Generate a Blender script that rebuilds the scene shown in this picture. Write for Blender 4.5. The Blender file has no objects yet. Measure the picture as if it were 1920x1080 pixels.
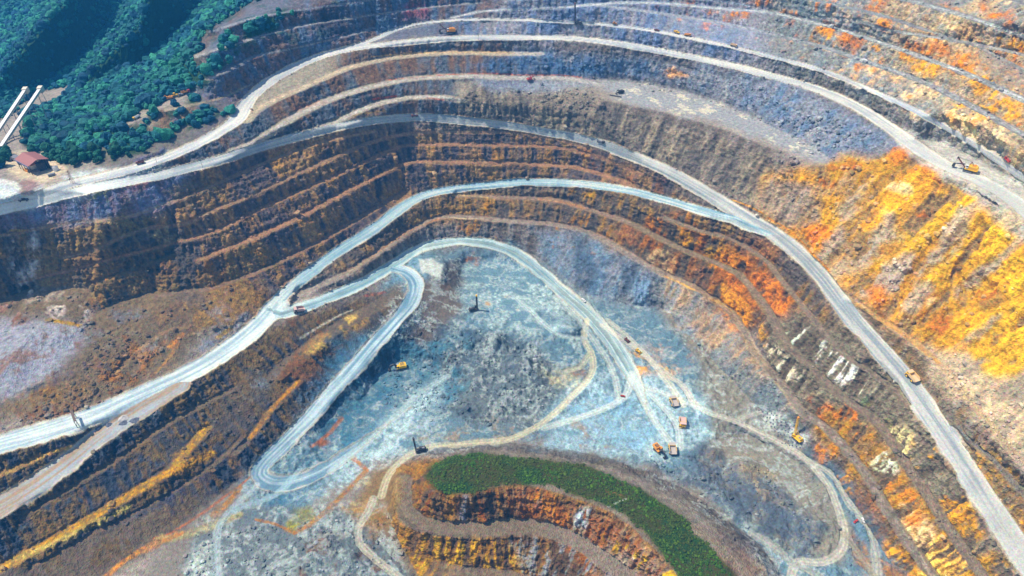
import bpy, bmesh, math, random
import numpy as np
from mathutils import Vector, Matrix
random.seed(7); RNG = np.random.default_rng(11)
sc = bpy.context.scene
col = sc.collection
# ------------------------------------------------------------------ camera, sky, sun, exposure
H = 450.0; PITCH = math.radians(38.0); FPX = 1297.0
CP, SP = math.cos(PITCH), math.sin(PITCH)
cam_d = bpy.data.cameras.new('camera'); cam = bpy.data.objects.new('camera', cam_d); col.objects.link(cam)
cam.location = (0, 0, H); cam.rotation_euler = (math.pi/2 - PITCH, 0, 0)
cam_d.sensor_width = 36.0; cam_d.lens = 36.0*FPX/1920.0; cam_d.clip_start = 1.0; cam_d.clip_end = 20000.0
sc.camera = cam
SUN_EL = math.radians(58); SUN_DIR = Vector((-0.985*math.cos(SUN_EL), 0.17*math.cos(SUN_EL), math.sin(SUN_EL))).normalized()
w = bpy.data.worlds.new('World'); sc.world = w; w.use_nodes = True
nt = w.node_tree; bg = nt.nodes['Background']
sky = nt.nodes.new('ShaderNodeTexSky'); sky.sky_type = 'NISHITA'; sky.sun_disc = False
sky.sun_elevation = SUN_EL; sky.sun_rotation = math.atan2(SUN_DIR.x, SUN_DIR.y); sky.altitude = 400
nt.links.new(sky.outputs[0], bg.inputs[0]); bg.inputs[1].default_value = 0.125
sl = bpy.data.lights.new('sun', 'SUN'); sl.energy = 4.1; sl.angle = math.radians(0.5); sl.color = (1.0, 0.90, 0.74)
so = bpy.data.objects.new('sun', sl); col.objects.link(so); so.rotation_euler = SUN_DIR.to_track_quat('Z', 'Y').to_euler(); so.location = (-300, 300, 900)
sc.view_settings.view_transform = 'Standard'; sc.view_settings.look = 'None'
sc.view_settings.exposure = 0.60; sc.view_settings.gamma = 1.0
sc.cycles.max_bounces = 4; sc.cycles.diffuse_bounces = 2; sc.cycles.volume_bounces = 0
sc.cycles.use_denoising = True

def tag(o, label=None, cat=None, group=None, kind=None):
    if label: o['label'] = label
    if cat: o['category'] = cat
    if group: o['group'] = group
    if kind: o['kind'] = kind
    return o

# ------------------------------------------------------------------ numeric helpers
def hash3(i, j, k, seed):
    h = (i.astype(np.int64)*374761393 + j.astype(np.int64)*668265263 + k.astype(np.int64)*2147483647 + seed*974634777) & 0xffffffff
    h = ((h ^ (h >> 13))*1274126177) & 0xffffffff
    h = (h ^ (h >> 16)) & 0xffff
    return h.astype(np.float32)/32767.5 - 1.0
def vnoise(x, y, z, seed=0):
    xi, yi, zi = np.floor(x), np.floor(y), np.floor(z)
    fx, fy, fz = (x-xi).astype(np.float32), (y-yi).astype(np.float32), (z-zi).astype(np.float32)
    fx = fx*fx*(3-2*fx); fy = fy*fy*(3-2*fy); fz = fz*fz*(3-2*fz)
    xi = xi.astype(np.int64); yi = yi.astype(np.int64); zi = zi.astype(np.int64)
    r = 0
    for a in (0, 1):
        wx = fx if a else 1-fx
        for b in (0, 1):
            wy = fy if b else 1-fy
            for c in (0, 1):
                wz = fz if c else 1-fz
                r = r + hash3(xi+a, yi+b, zi+c, seed)*wx*wy*wz
    return r
def fbm(x, y, z, octv=4, seed=0, gain=0.5, ridge=False):
    a = 1.0; s = 0; t = 0
    for o in range(octv):
        n = vnoise(x, y, z, seed+o*17)
        if ridge: n = 1-2*np.abs(n)
        s = s + a*n; t += a
        a *= gain; x = x*2.03+3.1; y = y*2.03+1.7; z = z*2.03+5.3
    return s/t
def sstep(a, b, x):
    t = np.clip((x-a)/(b-a), 0, 1); return t*t*(3-2*t)
def ray_k(y):   # per photo row: z drop and Y travel for one unit of depth
    v = (y-540.0)/FPX
    return SP+v*CP, CP-v*SP
def unproj(x, y, z):
    kz, ky = ray_k(y); d = (H-z)/kz
    return d*(x-960.0)/FPX, d*ky
def catmull(P, step=9.0):
    P = np.array(P, float); out = []
    if len(P) == 1: P = np.vstack([P, P+[8, 0, 0]])
    Q = np.vstack([2*P[0]-P[1], P, 2*P[-1]-P[-2]])
    for i in range(1, len(Q)-2):
        p0, p1, p2, p3 = Q[i-1], Q[i], Q[i+1], Q[i+2]
        n = max(1, int(math.hypot(*(p2-p1)[:2])/step))
        for k in range(n):
            t = k/n
            out.append(0.5*((2*p1)+(-p0+p2)*t+(2*p0-5*p1+4*p2-p3)*t*t+(-p0+3*p1-3*p2+p3)*t**3))
    out.append(Q[-2]); return np.array(out)
def parse(s):
    return [tuple(float(v) for v in t.split(',')) for t in s.split()]

# ------------------------------------------------------------------ the lie of the land: roads and bench ledges with their heights
ROADS = {   # half width in metres, points (across, down, height)
 'R1': (10, '-400,470,142 -100,412,142 0,393,142 100,370,141 200,347,140 300,328,139 400,303,138.5 500,272,138 600,246,138 680,229,137 780,220,135 880,227,132 960,237,129 1050,252,124 1120,268,119 1200,298,112 1260,325,109 1330,365,103 1400,408,98 1450,437,94 1500,478,89 1540,520,84 1575,565,78 1610,610,74 1650,655,70 1700,715,64 1750,785,58 1800,860,51 1850,940,44 1920,1045,36 2000,1160,28 2100,1300,20'),
 'R0': (9, '60,372,141.5 110,352,142 160,338,142 230,322,143 300,300,145 360,275,148 410,248,152 445,224,156 462,195,160 490,165,165 540,132,171 600,106,177 660,91,182 720,84,185 800,76,187 860,72,188 1000,70,188 1080,73,187 1150,81,187 1220,93,186 1300,108,185 1380,125,184 1440,141,183 1515,162,182 1590,192,180 1660,234,178 1710,271,176 1760,305,174 1830,335,173 1900,375,172 1980,440,171 2200,560,170'),
 'T2': (5, '650,92,181 700,75,185 740,57,190 790,44,195 860,38,199 960,37,201 1080,43,202 1150,48,202 1230,59,202 1300,73,201 1370,88,200 1440,105,199 1540,132,198 1640,173,196 1715,208,195 1815,265,193 1920,335,191 2100,450,190'),
 'R2': (8, '1450,438,94 1400,422,95 1380,412,94 1340,402,92 1300,391,89 1250,376,85 1180,358,79 1100,346,74 1020,342,69 960,343,66 900,349,63 850,355,61 800,365,58 760,385,55 720,415,52 680,443,49 640,468,46 600,497,43 560,528,40 530,555,37 510,580,35'),
 'RW': (11.5, '520,572,35.5 490,605,34 450,640,33 400,674,33 350,702,33 300,725,34 240,752,34 180,778,34 100,805,35 0,833,36 -150,870,36 -400,930,36'),
 'R3': (8.5, '508,580,35 525,588,34 560,578,32 600,565,31 650,545,29 700,520,26 745,492,24 790,465,22 830,456,21 870,452,20 920,458,18 960,472,16 990,492,14 1020,517,12 1060,552,9 1100,587,6 1140,632,4 1165,670,3 1190,712,2 1205,750,1 1220,800,0'),
 'LP': (8, '735,502,23.8 765,512,23 780,535,22 770,568,19 740,603,16 700,648,11 660,695,7 620,737,3 580,785,0 530,835,-4 497,868,-6 487,890,-7 510,906,-7.5 550,903,-8 600,884,-8 660,845,-8 720,800,-8 770,765,-7'),
 'LB': (11.5, '330,725,33 250,775,30 190,815,27 140,855,24 80,900,21 0,950,18 -150,1030,14 -400,1160,10'),
}
LEDGES = {
 'T3': (4.16, '1120,10,219 1210,21,215 1285,32,213 1360,45,212 1440,62,211 1540,87,210 1640,121,209 1727,152,208 1815,195,207 1920,253,205 2100,350,204'),
 'T4': (4.55, '850,33,200 900,22,206 960,18,212 1040,15,216 1120,8,219 1180,5,221 1250,7,222 1360,17,223 1440,23,224 1515,40,224 1580,57,224 1665,85,223 1740,111,222 1830,146,221 1920,188,220 2100,270,219'),
 'T5': (4.16, '1525,33,237 1600,38,237 1665,56,237 1765,72,237 1815,80,237 1920,103,237 2100,150,236'),
 'T5b': (2.5, '1815,80,237 1860,100,233 1920,131,230 2100,220,228'),
 'T6': (3.38, '1440,-18,243 1522,0,243 1580,12,243 1665,32,243 1740,58,240 1800,78,237'),
 'T7': (5.2, '1560,-40,257 1640,-15,256 1702,0,256 1765,17,255 1840,40,255 1915,67,255 2100,130,254'),
 'T9': (3.5, '1700,-62,270 1790,-40,270 1870,-12,270 1950,18,270 2100,80,268'),
 'V0': (2.5, '520,-22,234 620,-26,235 760,-30,236 900,-26,236'),
 'T8': (3, '960,1,221 1080,-6,227 1200,-8,230 1330,0,232 1400,10,232'),
 'V1': (3.4, '395,147,187 440,125,188 480,105,189 545,92,190 590,82,191 640,70,192 700,53,193'),
 'V2': (3.4, '370,106,204 400,95,204 480,71,204 545,53,205 585,45,206 700,28,208 800,14,209 900,5,212'),
 'V3': (3.4, '400,58,219 480,33,219 555,20,220 640,8,222 760,-10,224'),
 'V4': (2.2, '312,207,166 370,195,166 425,180,167 470,158,169'),
 'U2': (5.5, '462,226,157 480,207,159 520,185,162 560,168,165 640,132,170 690,118,172 740,108,173 830,100,174 960,101,174 1010,101,174'),
 'U3': (6, '440,282,142 480,265,144 520,240,148 560,214,151 610,190,154 650,176,156 700,162,158 780,147,159 880,143,159 960,146,157 1060,147,154 1130,160,151'),
 'U4': (5.5, '540,262,140 620,233,139.5 660,214,142 700,197,145 760,184,147 820,182,147 865,188,147'),
 'e1': (2.6, '-300,465,116 0,442,117 60,431,117 150,415,118 225,411,119 312,382,120 400,347,121 480,313,122 540,288,123 620,263,126 700,247,130'),
 'e2': (3, '120,482,100 175,470,101 260,432,102 345,420,104 410,390,106 480,365,107 560,325,109 640,290,112 700,266,114 780,250,117 960,249,115 1040,260,112 1110,278,110'),
 'e3': (3, '40,528,83 120,510,84 225,482,86 330,455,88 410,430,91 480,396,93 560,360,95 640,325,97 730,284,100 780,272,101 960,273,100 1040,277,99 1110,290,98 1200,326,97'),
 'e4': (3.6, '375,487,75 430,465,77 480,445,78 560,408,80 630,370,82 700,335,84 765,306,86 805,304,86 880,305,85 960,307,84 1060,312,82 1110,322,81 1180,345,80'),
 'e4L': (3, '170,535,68 220,515,70 270,500,71 325,480,73'),
 'e5': (3, '290,558,51 345,546,52 400,540,52 480,510,53 540,482,54 605,450,55 690,400,57 755,357,59.5'),
 'e6': (3, '-200,600,55 0,565,55 50,547,55 110,541,56 170,546,56'),
 'e7': (3, '150,606,49 185,588,48 230,566,49 290,548,50'),
 'La': (3.6, '860,367,55 900,368,54 960,371,54 1010,373,54 1060,380,54 1095,390,54 1135,402,54 1185,420,54 1235,446,54 1285,470,54 1335,490,53 1385,515,52 1420,555,51 1445,590,49 1478,648,46 1528,695,42 1580,745,38 1620,772,36 1657,805,34 1715,893,30 1748,943,28 1783,998,26 1830,1062,23 1900,1160,20'),
 'Lb': (3.8, '560,550,33 600,535,35 655,510,36 705,477,37 780,427,38 830,407,39 905,409,38 960,415,38 1022,418,37 1085,430,37 1135,450,36 1180,478,35 1222,502,34 1260,520,32 1297,537,31 1335,562,29 1365,580,27 1385,605,26 1400,632,25 1410,655,24 1440,690,23 1478,735,21 1503,773,20 1548,802,19 1615,878,16 1658,948,14 1703,1018,12 1753,1085,10 1820,1180,8'),
 'Lc': (2.6, '1240,405,76 1305,430,76 1370,448,76 1410,470,74 1440,492,72 1465,525,70 1490,555,68 1522,595,65 1552,632,62 1590,670,59 1628,695,57 1665,720,55 1700,758,54'),
 'YT': (3, '1590,560,84 1640,592,84 1700,632,82 1760,680,80 1800,730,78 1860,800,75 1920,880,70 2020,1000,62'),
 'RB': (2.6, '1795,800,64 1812,822,62 1852,852,60 1902,907,57 1980,990,52'),
 'LLa': (2, '-60,905,27 0,890,27 40,875,27 80,855,28 130,838,29'),
 'YL': (4, '385,805,13 355,840,11 330,870,9 280,905,6 200,955,3 120,1000,1 50,1040,0 -50,1090,-2 -200,1160,-3'),
 'Y2': (2.5, '560,715,13 520,755,10 500,780,8 470,820,5 440,850,3'),
 'HB': (6.5, '745,552,21 700,577,21 650,603,21 600,637,20 560,667,19 520,700,18'),
 'HL': (5, '757,905,17 757,930,17 765,962,17 800,985,17 880,992,18 980,988,18 1060,1004,18 1120,1040,18 1180,1085,18 1240,1170,18'),
 'LM': (2.2, '40,968,11 150,905,14 230,855,17 300,805,20 370,765,21 440,728,21'),
 'LN': (1.8, '60,1062,-5 200,988,-4 300,937,-2 400,872,2 452,822,6'),
 'LG': (2.4, '212,705,37 262,655,41 312,622,44 352,612,44'),
 'LI': (2.2, '60,720,43 150,690,43 230,668,42 280,640,42'),
 'LJ': (2, '300,590,47.5 370,590,46.5 440,600,40'),
 'LH': (2.4, '20,640,50 110,660,47 190,650,45 240,625,45'),
 'FL': (2.6, '242,232,158 290,205,162 330,186,165 365,172,167'),
 'FL2': (2, '235,262,152 300,245,153 360,235,155 400,215,160'),
}
TRACKS = {  # light vehicle tracks on the pit floor
 'a': (2.6, '1100,600,4 1095,635,3.5 1108,660,3.3 1112,690,3 1100,715,2 1070,745,1 1040,775,0 1005,800,-1 950,825,-2 880,832,-3 810,838,-4 770,852,-5 730,890,-6 715,930,-7'),
 'b': (2.6, '700,935,-7 690,960,-7.5 672,990,-8 675,1020,-8.5 705,1050,-9 750,1085,-9 800,1130,-9'),
 'c': (3, '1130,610,4.2 1180,645,4 1230,685,3.5 1280,725,3 1300,755,3 1330,775,2.5 1380,790,2 1430,815,1.5 1480,840,1 1510,860,1 1545,900,0 1570,950,-1 1582,1000,-1.5 1575,1035,-2 1540,1055,-2 1495,1055,-2 1480,1090,-2'),
 'd': (2.4, '1510,860,1 1560,890,1 1590,940,0.5 1620,980,0 1638,1020,0 1645,1090,-1 1650,1180,-2'),
 'e': (2.2, '1583,1005,-1.5 1610,1040,-1.5 1640,1085,-1.5'),
 'f': (2.2, '1380,790,2 1400,780,2.2 1425,772,2.5'),
 'g': (2.2, '1210,725,1.5 1260,745,2 1310,765,2.4 1330,775,2.5'),
 'h': (2, '480,910,-8 440,950,-10 412,985,-11 405,1030,-12 408,1090,-12'),
 'i': (2, '1108,660,3.3 1085,690,2 1060,695,2'),
 'j': (2, '1410,1000,-2 1460,1035,-2 1500,1065,-2 1560,1100,-2'),
 'k': (2, '970,560,12 1010,600,10 1050,628,8 1095,635,4'),
 'm': (4.5, '1188,705,2 1205,745,1 1228,790,0 1262,835,-1.5'),
 'n': (4.5, '1185,700,2 1170,745,1 1110,775,0 1020,803,-1'),
 'o': (3.5, '1195,715,2 1240,760,1 1270,800,0 1275,840,-1.5'),
 'p': (2.6, '1140,600,4.5 1185,640,4.2 1240,700,3.6 1280,760,3'),
 'q': (2.2, '1040,555,9.5 1080,595,6 1115,640,4.2 1150,700,3 1160,745,1.5'),
 'r': (3, '620,884,-8 700,820,-8 780,745,-7.5 840,705,-7'),
 's': (3.2, '-40,338,142.5 10,340,142.5 38,352,142 52,368,141.8 90,372,141.5'),
 't': (2.6, '-40,362,142.5 5,358,142.5 30,372,142 60,380,141.6'),
 'l': (2, '560,880,-8 520,925,-8.5 440,955,-10'),
}
AREAS = [
 ('784,488 808,485 831,496 828,524 806,515 788,509', 24.5),   # flat polygons: points, height
 ('1100,150 1180,152 1260,165 1330,185 1400,212 1450,240 1520,272 1556,298 1540,306 1480,285 1420,266 1340,236 1260,212 1180,197 1135,190', 150),
 ('0,318 60,340 120,335 200,330 250,325 180,350 90,372 0,390 -200,420 -200,330', 142),
 ('1700,262 1760,262 1850,300 1920,345 2000,400 1960,430 1880,385 1800,345 1745,312', 174),
 ('865,495 930,485 975,500 1010,540 1060,590 1080,625 1020,625 960,600 900,592 860,570', 11),
 ('735,672 800,680 850,720 830,770 760,835 700,890 640,940 570,985 520,960 600,900 680,830 640,840 600,850 620,800 680,745', -8.5),
 ('780,760 880,790 950,790 1000,800 960,815 840,822 760,850 740,840', -5),
 ('1100,740 1180,760 1230,800 1320,850 1200,868 1160,868 1000,835 1040,790', -1.5),
 ('1330,830 1400,810 1470,850 1520,880 1500,960 1400,960 1360,900', -4),
 ('380,980 470,970 520,1000 500,1080 400,1150 300,1150 320,1060', -11.5),
 ('1130,570 1200,590 1260,640 1300,700 1240,690 1170,630', 4.0),
 ('815,880 850,865 900,860 960,868 1100,892 1200,935 1290,985 1360,1045 1420,1200 1350,1200 1290,1090 1215,1010 1150,955 1080,925 990,900 930,903 870,915 825,912', 40),
]
ANCHOR = [  # natural lines and crests
 '1530,311,149 1590,300,156 1640,303,159 1676,284,172',
 '1690,288,174 1722,302,173 1762,330,172 1812,350,171 1862,385,169 1920,440,166 2050,540,160',
 '1240,575,5 1300,640,4 1370,712,3 1425,770,2 1490,845,1 1560,905,0 1625,990,-1 1690,1090,-2 1740,1180,-2',
 '1000,474,14 1050,520,10 1110,558,6.5 1180,572,5.5 1240,575,5',
 '1130,191,148 1200,205,147 1270,226,146 1350,252,145 1420,282,145 1490,310,145 1530,325,146',
 '440,905,-9 400,940,-9 350,975,-10 300,1005,-10 250,1040,-10 190,1080,-11 100,1140,-12',
 '735,890,-5 728,950,-7 745,1000,-8 770,1050,-8 790,1100,-9',
 '960,846,28 1060,856,28 1160,882,29 1260,930,30 1340,985,30 1410,1040,30 1450,1100,30',
 '810,862,24 860,846,26 910,842,27 960,846,28',
 '960,836,-2.5 1060,844,-2 1150,866,-2 1190,882,-2 1270,915,-3 1350,968,-4 1425,1028,-4 1475,1100,-4',
 '740,872,-5 800,850,-4.5 860,836,-3.5 960,836,-2.5',
 '802,925,36 870,930,38 930,915,40 990,910,40 1080,937,40 1150,965,40 1210,1015,40 1270,1082,40 1340,1200,40',
 '800,1040,-1 880,1062,0 960,1070,0 1040,1100,0 1120,1180,0',
 '150,300,143 170,250,148 230,203,155 300,160,166 360,115,182 410,60,198 470,10,216 520,-40,228',
 '110,320,142 200,310,144 300,285,150', '60,255,116 110,205,100 150,175,98 195,150,100 250,128,108 310,84,120 360,34,138 420,-30,150',
 '180,150,122 212,118,146 270,62,176 285,0,196 300,-60,214', '-50,230,85 0,205,78 100,150,76 150,110,80 215,40,88 250,-60,98',
 '-60,170,96 0,135,110 25,118,120 62,75,138 95,38,152 130,0,164 160,-60,178', '-200,140,45 -50,80,50 0,55,55 60,0,60 100,-60,62',
 '-300,300,110 -100,290,128 0,272,134 50,262,134', '0,230,112 60,225,112',
 '-600,-50,40 -200,-150,60 300,-200,110 600,-150,226 900,-100,240 1200,-90,252 1600,-110,284 2100,-80,296 2500,0,296',
 '-600,-330,60 600,-330,90 2500,-330,120', '2500,300,240 2500,500,200 2500,700,150', '-600,330,60 -600,600,120',
 '-600,760,80 -600,1000,30', '2500,1290,60', '-600,1290,-12 200,1290,-12 900,1290,-9 1500,1290,-2',
 '640,690,3 620,665,10', '900,620,9 870,650,5 830,660,2', '960,650,5 950,700,4 920,745,-1', '1040,700,3 1030,750,1',
 '0,600,53 80,600,53 150,614,50', '0,760,39 90,745,37 130,770,36', '-200,760,42 -20,700,45', '640,745,-4 600,800,-7', '700,700,-5 740,665,-6',
 '1380,830,-3 1440,870,-3', '1640,430,128 1660,440,126', '1800,520,118 1830,560,110', '1300,160,162 1400,195,159 1500,235,159 1600,275,162',
 
]
#GRID
# view-dense grid, denser inside the view
def axis(lo, hi, a, b, s, g):
    mid = list(np.arange(a, b+s, s)); L = []; st = s; v = a
    while v > lo: st = min(st*g, 14); v -= st; L.append(v)
    R = []; st = s; v = mid[-1]
    while v < hi: st = min(st*g, 14); v += st; R.append(v)
    return np.array(L[::-1]+mid+R)
STEP = 1.5
GX = axis(-560, 2480, -30, 1950, STEP, 1.12); GY = axis(-300, 1260, -24, 1104, STEP, 1.12)
CX = np.arange(-640, 2564, 4.0); CY = np.arange(-340, 1304, 4.0)

LINES = []
for d, kind in ((ROADS, 2), (LEDGES, 1), (TRACKS, 3)):
    for k, (hw, s) in d.items(): LINES.append((k, hw*(1.2 if kind == 1 else 1), catmull(parse(s)), kind))
def stamp(gx, gy, P, reach, cb):
    """for each segment call cb(slice, world distance, signed distance, z, arc length)"""
    arc = 0
    wx, wy = unproj(P[:, 0], P[:, 1], P[:, 2])
    for i in range(len(P)-1):
        a, b = P[i], P[i+1]; zm = (a[2]+b[2])/2
        kz, _ = ray_k((a[1]+b[1])/2); ppm = FPX*kz/(H-zm)
        m = reach*ppm+14
        x0 = np.searchsorted(gx, min(a[0], b[0])-m); x1 = np.searchsorted(gx, max(a[0], b[0])+m)
        y0 = np.searchsorted(gy, min(a[1], b[1])-m); y1 = np.searchsorted(gy, max(a[1], b[1])+m)
        A = np.array([wx[i], wy[i]]); B = np.array([wx[i+1], wy[i+1]]); L = np.hypot(*(B-A))+1e-6
        if x1 <= x0 or y1 <= y0: arc += L; continue
        X, Y = unproj(gx[None, x0:x1], gy[y0:y1, None], zm)
        dx, dy = (B-A)/L
        t = ((X-A[0])*dx+(Y-A[1])*dy)
        tc = np.clip(t, 0, L)
        X, Y = unproj(gx[None, x0:x1], gy[y0:y1, None], a[2]+(b[2]-a[2])*tc/L)
        t = ((X-A[0])*dx+(Y-A[1])*dy); tc = np.clip(t, 0, L)
        ex, ey = X-(A[0]+dx*tc), Y-(A[1]+dy*tc)
        dist = np.sqrt(ex*ex+ey*ey); sg = np.sign(dx*ey-dy*ex)
        cb((slice(y0, y1), slice(x0, x1)), dist, sg*dist, a[2]+(b[2]-a[2])*tc/L, arc+tc)
        arc += L
def inpoly(gx, gy, pts):
    X, Y = np.meshgrid(gx, gy); r = np.zeros(X.shape, bool); n = len(pts)
    for i in range(n):
        xa, ya = pts[i][:2]; xb, yb = pts[(i+1) % n][:2]
        if ya == yb: continue
        c = (ya > Y) != (yb > Y)
        r ^= c & (X < (xb-xa)*(Y-ya)/(yb-ya)+xa)
    return r
def constraints(gx, gy):
    s = gx[1]-gx[0]
    F = np.zeros((len(gy), len(gx))); D = np.full(F.shape, 1e9)
    for pts, z in AREAS:
        m = inpoly(gx, gy, parse(pts)); F[m] = z; D[m] = 0.6
    for s_ in ANCHOR:
        P = catmull(parse(s_), 6)
        ix = np.round((P[:, 0]-gx[0])/s).astype(int); iy = np.round((P[:, 1]-gy[0])/s).astype(int)
        ok = (ix >= 0) & (iy >= 0) & (ix < len(gx)) & (iy < len(gy)); F[iy[ok], ix[ok]] = P[ok, 2]; D[iy[ok], ix[ok]] = 0.5
    for k, hw, P, kind in LINES:
        def cb(sl, d, sd, z, arc):
            q = d/hw; 
            lim = 1.0 if kind != 3 else 0.7
            m = (q < np.maximum(lim, 0.0)) & (q < D[sl]); 
            F[sl][m] = z[m]; D[sl][m] = q[m]
        stamp(gx, gy, P, hw, cb)
        ix = np.round((P[:, 0]-gx[0])/s).astype(int); iy = np.round((P[:, 1]-gy[0])/s).astype(int)
        ok = (ix >= 0) & (iy >= 0) & (ix < len(gx)) & (iy < len(gy))
        F[iy[ok], ix[ok]] = P[ok, 2]; D[iy[ok], ix[ok]] = 0
    return F, D < 1e8
def solve():
    Z = None
    for s, it in ((32, 600), (16, 300), (8, 250), (4, 160)):
        gx = np.arange(-640, 2564, float(s)); gy = np.arange(-340, 1304, float(s))
        F, M = constraints(gx, gy)
        if Z is None: Z = np.full(F.shape, F[M].mean())
        else: Z = sample(pg[0], pg[1], Z, *np.meshgrid(gx, gy))
        Z[M] = F[M]
        par = (np.add.outer(np.arange(len(gy)), np.arange(len(gx))) & 1).astype(bool)
        for k in range(it):
            for p in (par, ~par):
                E = np.pad(Z, 1, mode='edge')
                N = 0.25*(E[:-2, 1:-1]+E[2:, 1:-1]+E[1:-1, :-2]+E[1:-1, 2:])
                u = p & ~M; Z[u] += 1.6*(N[u]-Z[u]) if k < it-20 else (N[u]-Z[u])
        pg = (gx, gy)
    return Z
def sample(gx, gy, F, X, Y):
    s = gx[1]-gx[0]
    u = np.clip((X-gx[0])/s, 0, len(gx)-1.001); v = np.clip((Y-gy[0])/s, 0, len(gy)-1.001)
    i = u.astype(int); j = v.astype(int); fu = u-i; fv = v-j
    return (F[j, i]*(1-fu)+F[j, i+1]*fu)*(1-fv)+(F[j+1, i]*(1-fu)+F[j+1, i+1]*fu)*fv
def blur(F, n):
    for _ in range(n):
        E = np.pad(F, ((1, 1), (0, 0)), mode='edge'); F = (E[:-2]+2*E[1:-1]+E[2:])/4
        E = np.pad(F, ((0, 0), (1, 1)), mode='edge'); F = (E[:, :-2]+2*E[:, 1:-1]+E[:, 2:])/4
    return F
ZC = solve()
XX, YY = np.meshgrid(GX, GY)
Z = blur(sample(CX, CY, ZC, XX, YY), 5)
ROADW = np.zeros(Z.shape, np.float32); LEDW = np.zeros(Z.shape, np.float32); TRKW = np.zeros(Z.shape, np.float32)
RSD = np.zeros(Z.shape, np.float32); RARC = np.zeros(Z.shape, np.float32); RID = np.full(Z.shape, -1, np.int16)
RQ = np.full(Z.shape, 9.0, np.float32); BERM = np.zeros(Z.shape, np.float32)
ZN = np.zeros(Z.shape); ZW = np.zeros(Z.shape)
ROADKEYS = list(ROADS)
WOB1 = (.8*vnoise(XX/24, YY/15, XX*0, 301)+.7*vnoise(XX/9, YY/6, XX*0, 302)).astype(np.float32); WOB2 = (vnoise(XX/34, YY/22, XX*0, 303)+.6*vnoise(XX/12, YY/8, XX*0, 304)).astype(np.float32)
BRK = sstep(-.75, -.35, vnoise(XX/55, YY/30, XX*0, 305)+.3*WOB1)
FADE = {'R3': 75, 'LP': 110}
for k, hw, P, kind in LINES:
    reach = hw*1.25+3
    best = np.full(Z.shape, 1e9, np.float32); bz = np.zeros(Z.shape, np.float32); bs = np.zeros(Z.shape, np.float32); ba = np.zeros(Z.shape, np.float32)
    def cb(sl, d, sd, z, arc):
        m = d < best[sl]
        best[sl][m] = d[m]; bz[sl][m] = z[m]; bs[sl][m] = sd[m]; ba[sl][m] = arc[m]
    stamp(GX, GY, P, reach, cb)
    if kind == 1: best = best+WOB1*min(.9, hw*.3)
    elif kind == 2: best = best+WOB2*1.15
    W = 1-sstep(hw*0.92, hw*1.08+0.8, best)
    if kind == 1: W = W*(.55+.45*BRK)
    if k in FADE:
        tot = ba.max(); W = W*sstep(tot-3, tot-FADE[k], ba); best = best+hw*sstep(tot-FADE[k], tot-4, ba)
    if kind == 3: W = W*0.8
    ZN += W*W*bz; ZW += W*W
    if kind == 2:
        ROADW = np.maximum(ROADW, W); q = best/hw
        m = (q < RQ); RQ[m] = q[m]; RSD[m] = bs[m]; RARC[m] = ba[m]; RID[m & (q < 1.0)] = ROADKEYS.index(k)
        BERM = np.maximum(BERM, np.exp(-((best-hw*1.02)/1.0)**2))
    elif kind == 1: LEDW = np.maximum(LEDW, W)
    else: TRKW = np.maximum(TRKW, W)
zz = ZN/np.maximum(ZW, 1e-6); wgt = np.clip(np.sqrt(ZW), 0, 1)
Z = Z*(1-wgt)+zz*wgt
inroad = sstep(1.25, 0.9, RQ)
BERM *= (RQ > 0.93)
AREAW = np.zeros(ZC.shape)
for pts, z in AREAS[:-1]: AREAW = np.maximum(AREAW, inpoly(CX, CY, parse(pts)))
AREAW = sample(CX, CY, blur(AREAW.astype(float), 6), XX, YY)
for _ in range(2): Z = Z*(1-ROADW)+blur(Z, 4)*ROADW
FLATW = np.maximum(np.maximum(ROADW, LEDW*0.9), AREAW*0.8).astype(np.float32)
KZ, KY = ray_k(GY); KZ = KZ[:, None]; KY = KY[:, None]
def nofold(Z, c):
    """turn overhangs into faces no steeper than the angle whose cotangent is c"""
    T = KZ/KY
    Q = ((H-Z)/T*(1+c*T)-c*H)[::-1]
    Q = np.maximum.accumulate(Q, axis=0)[::-1]
    return H-(Q+c*H)/(1+c*T)*T
Z = blur(nofold(Z, 0.36), 1)
def place(Z):
    D = (H-Z)/KZ
    return np.stack([D*(XX-960)/FPX, D*KY, Z], -1)
def normals(P):
    du = np.gradient(P, axis=1); dv = np.gradient(P, axis=0)
    n = np.cross(dv, du); n /= np.linalg.norm(n, axis=-1, keepdims=True)+1e-9
    n[n[..., 2] < 0] *= -1
    return n, du, dv
P0 = place(blur(Z, 2)); N0, DU, DV = normals(P0)
SLOPE = 1-N0[..., 2]
# fall-line streak noise
g11 = (DU*DU).sum(-1); g12 = (DU*DV).sum(-1); g22 = (DV*DV).sum(-1); det = g11*g22-g12*g12+1e-9
zs = blur(Z, 10); zu = np.gradient(zs, axis=1); zv = np.gradient(zs, axis=0)
ax_ = (g22*zu-g12*zv)/det; ay_ = (-g12*zu+g11*zv)/det
ax_ = blur(ax_, 8); ay_ = blur(ay_, 8)
ln = np.sqrt(ax_**2+ay_**2)+1e-9; ax_ /= ln; ay_ /= ln
def lic(F, n):
    h, w_ = F.shape; out = F.copy(); c = 1
    jj, ii = np.mgrid[0:h, 0:w_].astype(np.float32)
    for sgn in (1, -1):
        u = ii.copy(); v = jj.copy()
        for k in range(n):
            i = np.clip(u, 0, w_-1).astype(np.int32); j = np.clip(v, 0, h-1).astype(np.int32)
            u += sgn*ax_[j, i]; v += sgn*ay_[j, i]
            i = np.clip(u+0.5, 0, w_-1).astype(np.int32); j = np.clip(v+0.5, 0, h-1).astype(np.int32)
            out += F[j, i]; c += 1
    out /= c; return (out-out.mean())/out.std()
wn = RNG.standard_normal(Z.shape).astype(np.float32)
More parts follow.
